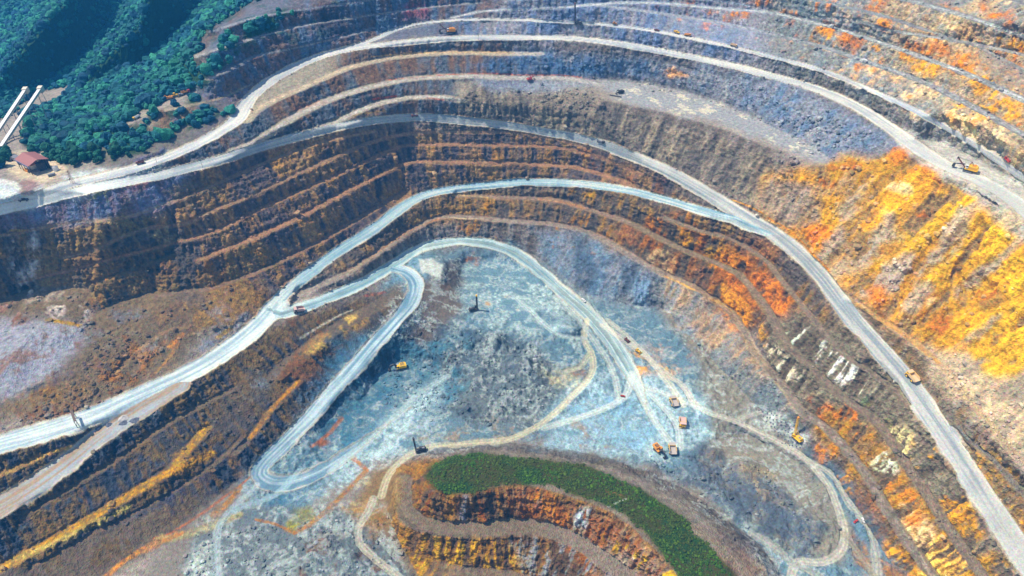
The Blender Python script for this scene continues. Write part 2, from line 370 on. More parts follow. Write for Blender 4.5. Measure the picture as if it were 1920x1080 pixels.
S1 = lic(blur(wn, 1), 9); S2 = lic(blur(RNG.standard_normal(Z.shape), 5), 16); S3 = lic(blur(RNG.standard_normal(Z.shape), 30), 26)
PX, PY, PZ = P0[..., 0], P0[..., 1], P0[..., 2]
n_big = fbm(PX/38, PY/38, PZ/38, 4, 1); n_mid = fbm(PX/11, PY/11, PZ/11, 3, 5, ridge=True); n_fine = fbm(PX/3.2, PY/3.2, PZ/4.5, 3, 9, 0.6)
n_med = fbm(PX/14, PY/14, PZ/14, 4, 31)

#ENDTERRAIN
# ------------------------------------------------------------------ what the ground is made of
def S(r, g, b, k=1.0):
    c = np.array([r, g, b], float)/255.0
    return np.where(c <= 0.04045, c/12.92, ((c+0.055)/1.055)**2.4)*k
WX = XX+9*vnoise(PX/16, PY/16, PZ/16, 71)+5*vnoise(PX/6, PY/6, PZ/6, 72)
WY = YY+7*vnoise(PX/16, PY/16, PZ/16, 73)+4*vnoise(PX/6, PY/6, PZ/6, 74)
def box_of(P, pad):
    xs = [p[0] for p in P]; ys = [p[1] for p in P]
    i0 = max(0, np.searchsorted(GX, min(xs)-pad)-1); i1 = min(len(GX), np.searchsorted(GX, max(xs)+pad)+1)
    j0 = max(0, np.searchsorted(GY, min(ys)-pad)-1); j1 = min(len(GY), np.searchsorted(GY, max(ys)+pad)+1)
    return slice(j0, j1), slice(i0, i1)
def mask_s(pts, feather=3, warp=True):
    """soft polygon mask, computed only round the polygon: (slices, values)"""
    P = parse(pts); k = max(1, int(feather)); pad = 4*k*2+20; sl = box_of(P, pad)
    ci0 = max(0, int((min(p[0] for p in P)-pad+640)//4)-6); ci1 = min(len(CX), int((max(p[0] for p in P)+pad+640)//4)+8)
    cj0 = max(0, int((min(p[1] for p in P)-pad+340)//4)-6); cj1 = min(len(CY), int((max(p[1] for p in P)+pad+340)//4)+8)
    gx, gy = CX[ci0:ci1], CY[cj0:cj1]
    if len(gx) < 3 or len(gy) < 3: return sl, np.zeros(XX[sl].shape)
    m = blur(inpoly(gx, gy, P).astype(float), k)
    return sl, sample(gx, gy, m, WX[sl] if warp else XX[sl], WY[sl] if warp else YY[sl])
def mask(pts, feather=3, warp=True):
    sl, m = mask_s(pts, feather, warp); F = np.zeros(Z.shape); F[sl] = m; return F
FACE = (1-FLATW)*sstep(0.02, 0.14, SLOPE)
# zone: polygon, feather, face colour a, face colour b, ledge colour, rock, streak and heap roughness
ZONES = [
 ('-700,-400 2600,-400 2600,1400 -700,1400', 1, S(120,112,115), S(95,85,82), S(150,140,138), 1.0, .6, 0),
 ('350,-60 1010,-60 1010,70 860,70 620,100 480,190 380,240 300,240 400,140', 6, S(78,92,118,1.1), S(96,80,80,1.1), S(110,112,132,.8), 1.3, .4, 0),
 ('980,-60 1480,-60 1480,140 1300,110 1150,80 860,70 930,20', 6, S(98,112,146), S(140,138,152), S(142,148,172), .9, .7, .3),
 ('860,74 1440,140 1560,190 1700,270 1680,290 1560,300 1450,235 1330,180 1180,145 960,138 860,130', 5, S(92,108,136,1.1), S(122,124,140,1.1), S(150,152,165,1.1), .8, .3, 1.2),
 ('1440,-60 2200,-60 2200,480 1900,320 1740,240 1600,170 1440,120', 22, S(128,138,152,.8), S(150,148,150,.8), S(128,132,142,.85), 1.1, 1.0, 0),
 ('1640,-60 2200,-60 2200,480 1900,320 1800,260 1700,170', 30, S(140,140,140,.8), S(196,170,140,.8), S(132,130,136,.85), 1.1, 1.1, 0),
 ('240,250 420,150 480,170 600,100 860,72 960,75 960,200 860,212 620,240 400,300 200,345', 4, S(78,84,98,1.1), S(104,82,70,1.1), S(168,158,148,.85), 1.3, .3, .3),
 ('-200,390 200,350 640,245 960,238 1130,270 1290,350 1380,400 1180,356 960,343 840,352 700,425 560,525 480,600 380,560 300,560 150,540 -200,560', 5, S(112,88,64,1.7), S(70,62,66,1.6), S(146,116,96,.95), 1.3, .3, 0),
 ('-200,395 190,355 380,310 300,400 180,420 -200,440', 5, S(78,86,112,1.6), S(96,84,98,1.6), S(120,116,128,1.6), .5, .8, 0),
 ('170,310 240,245 300,240 400,165 490,165 440,232 330,295 230,325', 4, S(88,88,112,1.1), S(118,98,84,1.1), S(128,122,120,.7), .9, .5, .4),
 ('-200,430 350,430 400,600 330,690 200,760 -200,820', 8, S(120,98,70,1.05), S(72,68,72,1.05), S(120,104,88,.85), 1.7, .4, .9),
 ('-200,600 40,602 160,605 150,650 110,700 40,740 -200,800', 7, S(150,148,168), S(122,128,150), S(150,150,168), .3, .2, 1.2),
 ('860,150 1110,150 1150,200 1300,245 1450,290 1500,380 1560,500 1440,410 1300,330 1120,262 960,230 860,215', 5, S(134,122,112), S(98,92,92), S(150,138,130,.9), .9, .9, 1.6),
 ('860,145 1000,148 1110,150 1120,165 1000,170 900,165', 3, S(130,135,155), S(110,118,140), S(150,152,165), .5, .3, .6),
 ('1250,340 1420,400 1560,520 1640,640 1500,560 1400,430', 4, S(118,110,114), S(100,92,96), S(140,128,118), .5, .7, .3),
 ('830,355 1180,358 1400,425 1500,500 1600,640 1480,600 1380,600 1280,540 1180,480 1090,440 960,415 800,425 640,520 600,510', 5, S(122,96,64,1.3), S(80,72,70,1.2), S(146,120,106,.9), 1.4, .3, 0),
 ('1170,400 1300,420 1420,470 1500,560 1480,610 1420,610 1390,620 1340,560 1240,500 1160,450', 5, S(144,92,52,0.8), S(94,82,72,0.8), S(136,118,96,0.8), 1.4, .6, 0),
 ('1440,570 1600,620 1720,740 1900,1090 2050,1300 1700,1300 1740,1080 1600,860 1440,700', 5, S(136,126,114,0.75), S(108,96,86,0.75), S(130,116,104,0.75), 1.2, 1.0, 0),
 ('1500,780 1560,760 1640,810 1900,1120 2000,1300 1760,1300 1640,960', 6, S(178,132,68,0.8), S(122,104,88,0.8), S(128,116,106,0.8), 1.4, 1.0, 0),
 ('1640,610 1800,720 1960,960 2200,1200 2200,1300 2000,1200 1920,1040 1780,820', 5, S(124,114,106,0.8), S(140,114,84,0.8), S(140,124,108,0.8), 1.0, .8, .3),
 ('1420,330 1530,308 1680,284 1760,330 1860,385 2200,560 2200,900 1900,800 1800,700 1640,600 1540,500 1440,410', 8, S(206,152,78,.85), S(168,138,104,.85), S(192,156,106,.85), .6, 1.4, 2.0),
 ('1700,640 1800,660 1960,700 2200,800 2200,1000 1900,860 1780,740', 6, S(186,166,146), S(150,136,126), S(176,154,132), .3, .4, .3),
 ('760,470 960,455 1100,560 1240,560 1300,640 1420,770 1600,900 1700,1090 1720,1300 1300,1300 1450,1060 1300,900 1000,820 700,860 500,1000 440,900 600,720', 5, S(104,132,158), S(76,98,122), S(112,142,166), .6, .2, 2.2),
 ('990,425 1100,440 1200,500 1290,545 1310,620 1220,580 1100,560 1040,520', 4, S(104,124,150), S(120,122,136), S(130,138,152), .7, 1.3, 1.8),
 ('1220,500 1290,535 1400,630 1440,700 1500,780 1420,770 1330,690 1250,600', 5, S(164,138,118), S(134,134,140), S(168,146,124), .5, .6, 2.4),
 ('1290,640 1420,700 1500,780 1520,860 1600,980 1580,1060 1480,1040 1380,960 1300,880 1340,800', 6, S(136,132,132), S(108,116,126), S(150,144,138), .5, .3, 2.4),
 ('900,620 1010,640 1060,720 1000,810 880,800 820,760 830,660', 6, S(84,98,116), S(108,112,120), S(110,122,136), .6, .2, 3.2),
 ('780,540 860,480 870,580 820,650 760,640', 5, S(116,98,90), S(98,92,96), S(120,110,108), .8, .4, .5),
 ('540,600 760,530 770,560 640,700 560,800 470,880 380,960 180,1100 -200,1300 -200,850 200,780 380,690 490,620', 5, S(96,78,54,1.15), S(48,54,70,1.1), S(104,92,84,.9), 1.8, .4, .4),
 ('600,640 780,600 700,700 600,820 540,820 620,730', 4, S(64,96,122), S(62,66,74), S(90,104,120), .7, .4, .3),
 ('730,880 820,860 960,900 1100,925 1220,1000 1320,1120 1320,1300 800,1300 740,1080 715,960', 4, S(140,102,56), S(84,68,58), S(112,100,92), 1.7, .4, 0),
 ('930,920 1000,920 1180,990 1290,1100 1290,1200 1150,1150 1060,1020', 5, S(128,112,104), S(140,88,48), S(120,110,106), 1.6, .7, 0),
 ('800,850 960,842 1160,876 1300,935 1460,1060 1500,1300 1400,1300 1350,1040 1260,970 1100,880 960,862 860,858', 3, S(120,112,110), S(132,122,116), S(124,114,110), .2, .2, .15),
 ('1330,990 1400,1010 1500,1110 1500,1300 1400,1200', 4, S(128,106,94), S(104,96,98), S(130,110,100), .8, .5, .4),
 ('700,880 740,870 760,900 735,1000 700,990 660,960', 4, S(150,118,78), S(126,104,80), S(140,116,86), .3, .2, .3),
 ('440,950 680,960 780,1090 780,1300 300,1300 360,1010', 4, S(104,112,124), S(84,84,92), S(118,128,140), .6, .8, 1.8),
]
A_ = np.zeros(Z.shape+(3,)); B_ = A_.copy(); L_ = A_.copy(); RK = np.zeros(Z.shape); ST = RK.copy(); PL = RK.copy()
for pts, fe, ca, cb_, cl, rk, st, pl in ZONES:
    sl, m = mask_s(pts, fe*1.6); m3 = m[..., None]
    A_[sl] += (ca-A_[sl])*m3; B_[sl] += (cb_-B_[sl])*m3; L_[sl] += (cl-L_[sl])*m3
    RK[sl] += (rk-RK[sl])*m; ST[sl] += (st-ST[sl])*m; PL[sl] += (pl-PL[sl])*m
t = sstep(-0.9, 0.9, n_big*1.6+0.45*S2+0.35*S3)[..., None]
TINT = A_*t+B_*(1-t)
# mineral variation plus painted shading: crevices of the relief darkened, raised grit lightened
n_grit = fbm(PX/1.7, PY/1.7, PZ/1.9, 2, 97, .6)
n_fl = RNG.standard_normal(Z.shape)*.5+.5*blur(RNG.standard_normal(Z.shape), 1)*1.6
gr = sstep(.25, .6, n_fine+.5*n_grit)*.42-sstep(-.15, -.5, n_fine+.5*n_grit)*.38
kk = (.3+.7*np.clip(RK, 0, 1))
v = np.clip(1+kk*(gr+0.22*n_grit+0.04*S1+0.10*n_mid+.10*n_fl*(.4+.6*FACE))+(.03*S2+.10*S3)*ST+.14*n_med, 0.32, 2.0)[..., None]
TINT *= v
lf = np.clip(1-FACE*1.15, 0, 1)
lf = np.maximum(lf*0.85, LEDW*0.95)[..., None]
TINT = TINT*(1-lf)+L_*(1+0.09*n_fine+0.10*n_med)[..., None]*lf
def patch(pts, colr, fe=2, thr=-9.0, soft=1.0, src=None, strength=1.0, face=False, smooth=False):
    """mineral stain or painted crevice dark inside a polygon, broken up by a noise field"""
    global TINT
    sl, m = mask_s(pts, fe); m = m*strength
    if src is None: src = S2
    if thr > -5: m = m*sstep(thr-soft*0.5, thr+soft*0.5, src[sl])
    if face: m = m*FACE[sl]
    if thr > -5 and not smooth: m = m*(.45+.55*sstep(-.45, .15, n_fine[sl]+.6*n_grit[sl]+.3*S1[sl]*.5))
    TINT[sl] = TINT[sl]*(1-m[..., None])+(np.array(colr)*v[sl])*m[..., None]
def ell(cx, cy, rx, ry, ang=0, n=14):
    a = math.radians(ang)
    return ' '.join('%.1f,%.1f' % (cx+rx*math.cos(q)*math.cos(a)-ry*math.sin(q)*math.sin(a), cy+rx*math.cos(q)*math.sin(a)+ry*math.sin(q)*math.cos(a)) for q in [2*math.pi*i/n for i in range(n)])
n_blk0 = fbm(PX/15, PY/15, PZ/15, 4, 351, .6, ridge=True)*1.6
NB = n_med*1.7+0.22*S2+.7*fbm(PX/7, PY/7, PZ/5, 3, 331, .65)
OR1, OR2, OR3, RUST, GOLD, YEL, TAN, WHT, CREAM, RED = S(200,124,56), S(216,156,66), S(172,106,66), S(134,92,66), S(186,142,66), S(220,172,62), S(198,160,122), S(222,222,226), S(228,196,160), S(150,52,50)
# orange beds high on the right
for (x, y, rx, ry, c, th) in [(1880,160,70,30,OR2,-.3),(1890,130,60,20,OR1,0),(1790,110,60,26,OR1,0),(1750,90,50,14,OR3,.2),(1715,95,30,14,OR1,.3),(1740,130,36,16,OR2,.3),(1590,80,60,26,OR1,.5),(1480,50,40,14,OR3,.4),
   (1650,35,50,16,OR3,.1),(1700,25,40,12,OR1,.3),(1770,25,40,14,OR3,.4),(1840,75,50,18,OR1,.2),(1850,195,60,28,OR2,.1),(1670,100,40,16,OR2,.4),(1540,75,30,20,OR2,.3),(1600,75,24,16,OR3,.1),(1675,148,20,8,OR2,-.2),(1735,125,24,18,OR2,-.2),
   (1810,215,30,16,OR2,0),(1660,40,34,10,OR2,.2),(1320,24,40,10,OR3,.5),(1400,40,50,14,OR1,.6),(1430,12,40,10,OR1,.4),(1210,28,30,8,OR3,.6),(1340,60,30,8,OR3,.7),(1480,85,30,10,TAN,.2),(1880,25,50,20,OR3,.4),(1900,80,30,16,OR2,.2),(1800,50,50,14,CREAM,.3),(1700,160,70,20,CREAM,.2),(1830,240,60,26,CREAM,.0),(1700,200,40,12,CREAM,.2),(1600,140,50,10,TAN,.3),(1740,65,40,12,TAN,.1)]:
    patch(ell(x, y, rx*1.2, ry*1.1, 22), c, 3, th-.15, .9, NB, .85, True)
patch('1200,-20 2000,-20 2000,300 1800,240 1600,150 1440,95 1250,60', OR1, 6, .75, .5, NB, .75, True)
patch('1500,-20 2000,-20 2000,320 1800,260 1600,160', S(206,176,150), 6, .55, .5, -NB, .6, True)
# yellow and ochre slope
SM = .9*S3+.8*n_med+.5*n_big
for (x, y, rx, ry, a, c, th) in [(1640,330,90,34,5,GOLD,-1.2),(1720,320,60,26,30,S(206,124,56),-.4),(1740,420,140,34,-38,YEL,-.7),(1690,380,90,40,-36,S(216,160,74),-.9),(1830,470,120,40,-36,YEL,-.7),(1880,560,110,60,-34,YEL,-1.0),(1800,540,90,40,-34,GOLD,-.6),(1890,650,70,60,-30,YEL,-1.0),(1790,600,70,40,-30,GOLD,-.8),
   (1560,410,70,26,-30,GOLD,-.4),(1530,440,40,20,30,S(208,124,48),-.3),(1500,470,30,14,40,OR1,-.2),(1700,440,110,18,-38,S(160,146,140),.3),(1680,520,80,30,-30,S(156,146,144),-.1),(1740,500,100,16,-38,S(160,144,136),.4),(1620,480,70,24,-36,S(166,148,134),-.1),(1830,400,90,14,-36,S(180,156,128),.3),(1560,350,80,16,-20,S(160,134,112),.2),(1480,380,60,40,30,S(142,130,126),-.6),(1650,560,20,24,-30,S(196,120,48),-.5),(1745,585,30,34,-30,S(172,110,52),-.2),(1860,560,36,26,-20,S(132,102,74),.1),(1665,470,26,18,-30,S(176,124,56),.0)]:
    patch(ell(x, y, rx, ry, a), c, 4, th, 1.3, SM+.5*n_fine+.25*n_grit, .8, False, True)
for (x, y, rx, ry, a) in [(1600,380,16,50,30),(1640,450,14,60,40),(1560,460,12,40,35),(1770,470,14,80,48),(1830,520,12,60,50),(1720,560,16,40,45),(1880,480,10,60,50),(1700,420,8,50,45),(1850,620,10,50,50),(1790,420,10,60,48)]:
    patch(ell(x, y, rx, ry, a), S(158,146,138), 2, -.5, .9, SM+.6*n_fine+.3*n_grit, .8, False, True)
for (x, y, rx, ry, a, c) in [(1660,346,30,11,15,CREAM),(1690,352,26,12,10,CREAM),(1640,385,40,10,40,S(220,180,110)),(1750,575,14,9,0,CREAM)]: patch(ell(x, y, rx, ry, a), c, 1, -.3, 1, SM, .8, False, True)
for (x, y, rx, ry, a) in [(1700,292,50,10,32),(1745,325,40,9,35),(1590,315,40,10,0),(1830,360,50,8,28),(1730,405,22,8,-10),(1650,580,16,22,-20),(1760,600,22,26,-20),(1850,545,26,18,0),(1545,340,30,12,20)]: patch(ell(x, y, rx, ry, a), S(170,100,44), 1, .1, .6, NB, .85)
# rust and orange benches of the lower right wall
for (x, y, rx, ry, a, c, th) in [(1270,425,60,22,20,OR1,.2),(1330,465,70,20,24,GOLD,-.1),(1400,520,80,34,40,OR1,-.1),(1440,555,60,34,45,OR3,-.5),(1460,560,40,24,40,OR1,.0),(1380,590,40,30,45,OR1,-.1),(1260,490,60,20,30,CREAM,.5),(1300,510,60,20,30,RUST,-.2),(1430,470,40,26,30,RUST,-.6),(1160,375,60,12,16,GOLD,.0),(1110,365,60,10,10,S(176,130,40),.2),(1180,440,30,16,20,RUST,-.3),(1420,620,50,14,55,OR2,0),(1370,560,40,16,40,OR2,0),(1330,440,60,14,20,RUST,.1)]:
    patch(ell(x, y, rx, ry, a), c, 3, th+.15, .9, NB, .75, True)
for (x, y, rx, ry, a, c, th) in [(1540,660,60,26,45,WHT,.35),(1580,690,50,24,45,WHT,.4),(1500,640,40,22,45,S(200,214,204),.4),(1620,720,30,20,45,S(212,206,196),.4),(1480,690,60,20,50,S(214,206,190),.5),(1560,790,60,30,50,OR3,.0),(1640,780,40,20,40,S(110,108,70),-.1),(1600,790,50,24,45,S(190,110,50),.0),(1690,830,40,24,50,S(216,200,160),.3),(1660,870,30,20,40,S(214,220,206),.0),(1560,860,30,60,-20,OR1,.1),(1590,890,24,50,-20,OR2,.2),(1720,1000,30,60,-25,CREAM,-.1),(1770,1060,50,50,-25,S(234,190,120),-.2),(1700,940,30,50,-30,OR1,.0),(1740,850,30,40,-30,OR2,.2),(1800,950,30,50,-30,OR2,.0),(1810,1000,40,30,10,S(176,130,60),.1),(1630,960,26,50,-25,RUST,-.1),(1690,1040,24,40,-30,S(208,150,70),.0),(1860,880,60,40,30,S(176,136,72),.1),(1880,830,50,20,30,OR3,.5),(1900,950,60,40,30,S(190,140,60),.2),(1770,900,24,30,-30,S(206,138,84),0),(1850,1070,50,30,0,GOLD,.2),(1840,790,60,30,40,S(120,110,108),.2),(1560,770,30,10,30,S(96,190,176),.7),(1625,750,14,6,20,S(140,176,150),.2)]:
    patch(ell(x, y, rx, ry, a), c, 2, th, .5, (NB*.35+.55*S2+.25*S1) if sum(c) > 1.3 else NB-.1, .8, True)
# west wall: white seams, brown and ochre beds
for (x, y, rx, ry, c, th) in [(62,480,8,60,S(196,190,196),-.3),(22,460,6,50,S(190,184,190),-.2),(40,530,14,30,S(186,182,190),.0),(130,590,50,16,S(176,168,176),.3),(20,580,20,20,S(130,92,86),-.3),(200,380,40,24,S(120,122,76),.1),(230,420,60,20,S(116,102,74),-.2),(310,440,30,14,S(150,134,110),-.4),(270,340,50,20,S(120,84,92),-.1),(240,500,120,40,S(112,88,66),-.1),(440,560,60,50,S(120,92,62),-.4),(400,500,40,30,S(122,88,56),-.2),(360,570,40,30,S(88,78,76),-.4),(480,500,80,40,S(102,90,66),.2),(330,600,60,30,S(92,78,72),-.5),(340,360,80,30,S(104,92,84),.2),(230,690,60,30,S(116,82,48),-.1),(90,780,60,30,S(108,80,60),0)]:
    patch(ell(x, y, rx, ry, 0), c, 2, th, .6, NB, .9)
patch('480,300 960,240 1180,300 1180,350 800,350 600,480 420,600', S(140,104,62), 3, .75, .4, NB, .8, True)
patch('480,300 960,240 1180,300 1180,350 800,350 600,480 420,600', S(44,46,64), 3, .55, .4, -NB, .8, True)  # darkness of the wall's crevices painted in as navy
patch('860,360 1180,360 1180,480 960,470 860,440', S(150,106,54), 3, .6, .4, NB, .8, True)
patch('1080,270 1290,350 1240,370 1120,340', RUST, 3, .2, .4, NB, .7, True)
patch('-100,560 200,560 300,640 240,740 -100,830', S(110,72,44), 3, .5, .5, NB, .7)
for (x, y, rx, ry, a, c, th) in [(330,600,90,36,-10,S(124,98,70),-.1),(250,600,50,26,20,S(96,98,110),.0),(200,650,50,20,25,S(112,112,124),.1),(290,650,50,14,-35,S(124,126,136),-.3),(420,580,60,30,-30,S(134,106,70),-.1),(240,680,70,24,-20,S(140,100,56),.1),(90,740,90,26,-10,S(128,98,62),.0),(150,700,60,20,-20,S(84,78,90),.1),(360,640,40,12,-30,S(150,140,132),.2),(60,560,100,16,-8,S(150,138,132),.0),(130,585,40,14,0,S(196,188,190),.5),(400,640,40,10,-35,S(110,118,140),-.2),(280,730,120,10,-25,S(74,88,112),.0),(330,590,60,12,30,S(70,62,66),.2)]:
    patch(ell(x, y, rx, ry, a), c, 3, th, .8, NB, .8)
for (x, y, rx, ry, a, c, th) in [(560,690,60,20,-35,S(120,96,62),.0),(430,790,60,20,-35,S(88,74,66),.0),(330,830,90,20,-30,S(124,102,60),.1),(200,880,100,20,-30,S(112,86,56),.1),(120,960,100,18,-28,S(104,84,60),.0),(250,960,120,18,-28,S(56,64,86),.1),(400,900,70,20,-32,S(116,88,54),.1),(480,720,50,20,-35,S(98,104,116),.1),(560,640,40,10,-20,S(150,150,160),.3),(620,620,60,12,-28,S(188,160,112),.2)]:
    patch(ell(x, y, rx, ry, a), c, 3, th, .8, NB, .8)
# upper left: dark scrub and blue shale
patch('380,20 640,0 620,60 400,130', S(40,70,70), 4, .2, .5, n_med*2, .8)
patch('600,15 640,15 650,70 600,70', S(34,40,62), 2, -2, .5, NB, .8)
patch('752,10 800,10 800,40 752,40', S(140,80,92), 2, -.3, .5, NB, .8, True)
patch('960,98 1200,112 1260,150 1130,142 960,138 860,134', S(58,84,122), 4, -.4, .8, NB, .8, True)
patch('1100,105 1300,125 1480,190 1600,250 1560,290 1420,220 1280,160', S(150,146,150), 4, .5, .4, NB, .6)
patch('1245,130 1285,135 1285,145 1250,145', S(216,160,110), 1, -.5, .5, NB, .9)
# blue faces below the yellow-edged roads
patch('560,720 640,660 760,600 800,560 800,600 700,720 620,820 560,830', S(62,92,122), 4, -.3, .8, NB, .7)
# pit floor: pale rock dust, dark teal rock, ochre patches
MARB0 = fbm(PX/20, PY/20, PZ/20, 4, 441, .6)*1.6
MARB = 1.5*fbm((PX+26*n_med)/13, (PY+26*n_big)/13, PZ/13, 4, 401, .6)+.5*n_med+.25*n_fine
def floorp(pts, c, th=-.2, fe=4, st=.85, sf=.8): patch(pts, c, fe, th, sf, MARB, st)
RDG = 1-2.2*np.abs(fbm((PX+14*n_med)/15, (PY+14*n_big)/15, PZ/15, 4, 431, .6))
for zp, th_ in (('800,480 960,470 1100,560 1300,620 1420,780 1560,960 1500,1060 1330,980 1160,860 960,830 700,880 480,990 440,920 620,720', .80), ('380,960 720,940 780,1100 340,1100', .72), ('1400,1000 1500,1050 1660,1080 1660,1200 1440,1120', .6)):
    patch(zp, S(196,206,214), 3, th_, .3, RDG+.2*n_grit+.22*n_big, .5, False, True)
for zp in ('820,600 1000,640 1060,740 980,810 800,760', '1330,880 1440,900 1560,1000 1500,1040 1380,980', '1080,440 1240,520 1240,580 1060,540'):
    patch(zp, S(60,82,108), 3, .1, .6, -MARB0, .7, False, True)
floorp('860,500 1000,500 1080,600 1060,640 940,620 880,590', S(176,196,206), .1)
floorp('640,850 740,740 820,700 840,760 760,830 620,960 560,960 560,900', S(172,192,208), .0)
floorp('1060,720 1200,680 1320,750 1340,830 1200,865 1020,835', S(160,182,200), -.5)
floorp('1100,740 1180,740 1240,800 1200,850 1000,840 960,820', S(116,152,184), -.1)
floorp('700,660 900,640 880,740 700,740', S(96,138,162), .0)
floorp('600,800 760,700 700,820 560,980 470,980', S(60,104,136), -.1)
floorp('680,640 880,640 860,760 740,800 640,860 600,800', S(64,110,140), -.1)
floorp('620,890 720,800 820,700 830,740 740,830 640,900', S(176,196,210), -.2)
floorp('560,900 700,850 720,880 600,970 520,980', S(150,170,184), .5)
floorp('740,830 900,780 1080,780 1180,850 960,830 800,840', S(150,134,120), .2)
floorp('1000,560 1100,560 1140,600 1060,620', S(186,204,214), -.2)
floorp('1140,560 1260,580 1300,640 1180,600', S(186,194,202), .3)
floorp('1190,680 1220,670 1300,700 1290,640 1200,650', S(226,150,70), .1, 3)
floorp('1180,655 1270,690 1260,705 1200,700 1180,670', S(232,160,60), -.1, 2)
floorp('1190,650 1250,690 1240,694 1188,660', S(226,190,130), -.6, 1)
floorp('1130,560 1290,600 1340,720 1240,700 1150,630', S(126,140,160), .2)
floorp('1010,690 1090,690 1080,730 1020,720', S(196,186,160), .0)
floorp('1075,690 1110,690 1100,712 1078,710', S(130,88,62), -.6, 2)
floorp('870,480 960,480 950,500 880,500', OR3, .3, 2)
floorp('960,560 880,560 900,580 970,590', S(196,150,100), .5, 2)

floorp('380,1000 470,1000 500,1090 300,1100', S(196,204,208), .45)
floorp('1400,760 1470,770 1520,830 1480,850 1430,800', S(196,202,210), -.3, 2)
floorp('1300,830 1440,900 1540,1000 1500,1060 1380,960 1250,890', S(86,100,124), -.4)
floorp('1300,846 1350,852 1366,874 1318,880', S(170,138,110), .2, 1, .7)
floorp('1380,850 1460,860 1480,960 1400,930', S(168,150,128), .2)
floorp('1400,1010 1470,1060 1560,1090 1560,1200 1440,1110', S(192,196,204), .1)
floorp('1590,1000 1630,1020 1630,1080 1600,1050', S(170,120,72), -.5, 2)
floorp('1640,1040 1700,1090 1700,1200 1650,1130', S(196,132,66), -.2, 3)
floorp('640,960 700,930 720,980 680,990', S(170,132,84), -.5, 3)
floorp('590,950 690,890 720,900 660,960', S(196,176,128), .2, 3)
floorp('560,1020 620,1000 700,1010 740,1090 560,1090', S(110,74,52), .3, 3)
floorp('1140,600 1180,620 1300,720 1250,700', S(150,170,190), .2)
floorp('1100,640 1150,690 1180,740 1130,740', S(140,160,178), .2)
floorp('1000,580 1080,600 1060,612 1000,605', S(70,100,130), -.3, 3)
floorp('1140,720 1165,690 1180,740 1150,745', S(70,96,120), -.5, 3)
floorp('840,620 900,640 900,700 860,690', S(84,124,148), .2, 3)
# hill: ochre, grey and cream beds in vertical bars
for p, c, th in [('780,915 1000,915 1100,950 1000,975 800,970', S(108,64,38), .2), ('980,925 1060,930 1080,980 1020,960', S(176,118,60), .1), ('1080,950 1110,950 1100,990 1070,985', S(150,160,172), -.2), ('1100,960 1200,1020 1260,1090 1220,1080 1120,1020', S(134,82,46), .2),
    ('1130,1000 1280,1080 1280,1150 1180,1070', S(190,160,70), .5), ('740,940 800,1000 960,1010 960,1060 800,1050', S(150,112,52), .1), ('760,1010 960,1010 1060,1040 1000,1100 780,1080', S(170,134,66), .55), ('960,1000 1080,1010 1160,1090 980,1090', S(120,122,132), .3), ('860,925 880,925 880,975 862,975', S(104,110,126), -.6), ('1170,1040 1195,1050 1190,1065 1170,1055', S(206,206,216), .2)]:
    patch(p, c, 2, th, .5, S2*0.8+n_med*0.8, .95, True)
# lower left wall
for p, c, th in [('0,950 400,780 480,800 200,1000 0,1100', S(92,72,44), .2), ('0,1100 300,960 430,880 420,930 200,1060', S(88,70,46), .2), ('60,930 200,850 330,840 300,900 120,980', S(44,60,84), .3), ('-50,960 60,930 40,1010 -50,1020', S(44,72,100), -.2), ('330,880 400,890 380,930 300,980', S(52,52,70), .1), ('540,600 700,590 640,640 540,720', S(108,74,52), .1),
    ('660,590 700,585 600,660 560,670', S(196,170,110), .2), ('520,690 640,640 620,690 520,760', S(90,62,46), .1)]:
    patch(p, c, 3, th, .6, NB, .85)
def line_tint(pts, hwm, colr, strength=.9, thr=None):
    """a band along a ledge or gutter, width in metres"""
    global TINT
    P = catmull(parse(pts)); best = np.full(Z.shape, 1e9, np.float32)
    def cb(sl, d, sd, z, arc):
        best[sl] = np.minimum(best[sl], d)
    stamp(GX, GY, P, hwm+3, cb)
    m = (1-sstep(hwm*0.45, hwm*1.2+0.4, best*(1+0.6*n_fine+0.9*n_med)))*strength*(.5+.5*sstep(-.5, .25, n_fine+.6*n_grit+n_med))
    if thr is not None: m = m*sstep(thr-.3, thr+.3, n_med*2)
    TINT = TINT*(1-m[..., None])+np.array(colr)*(.8*v)*m[..., None]
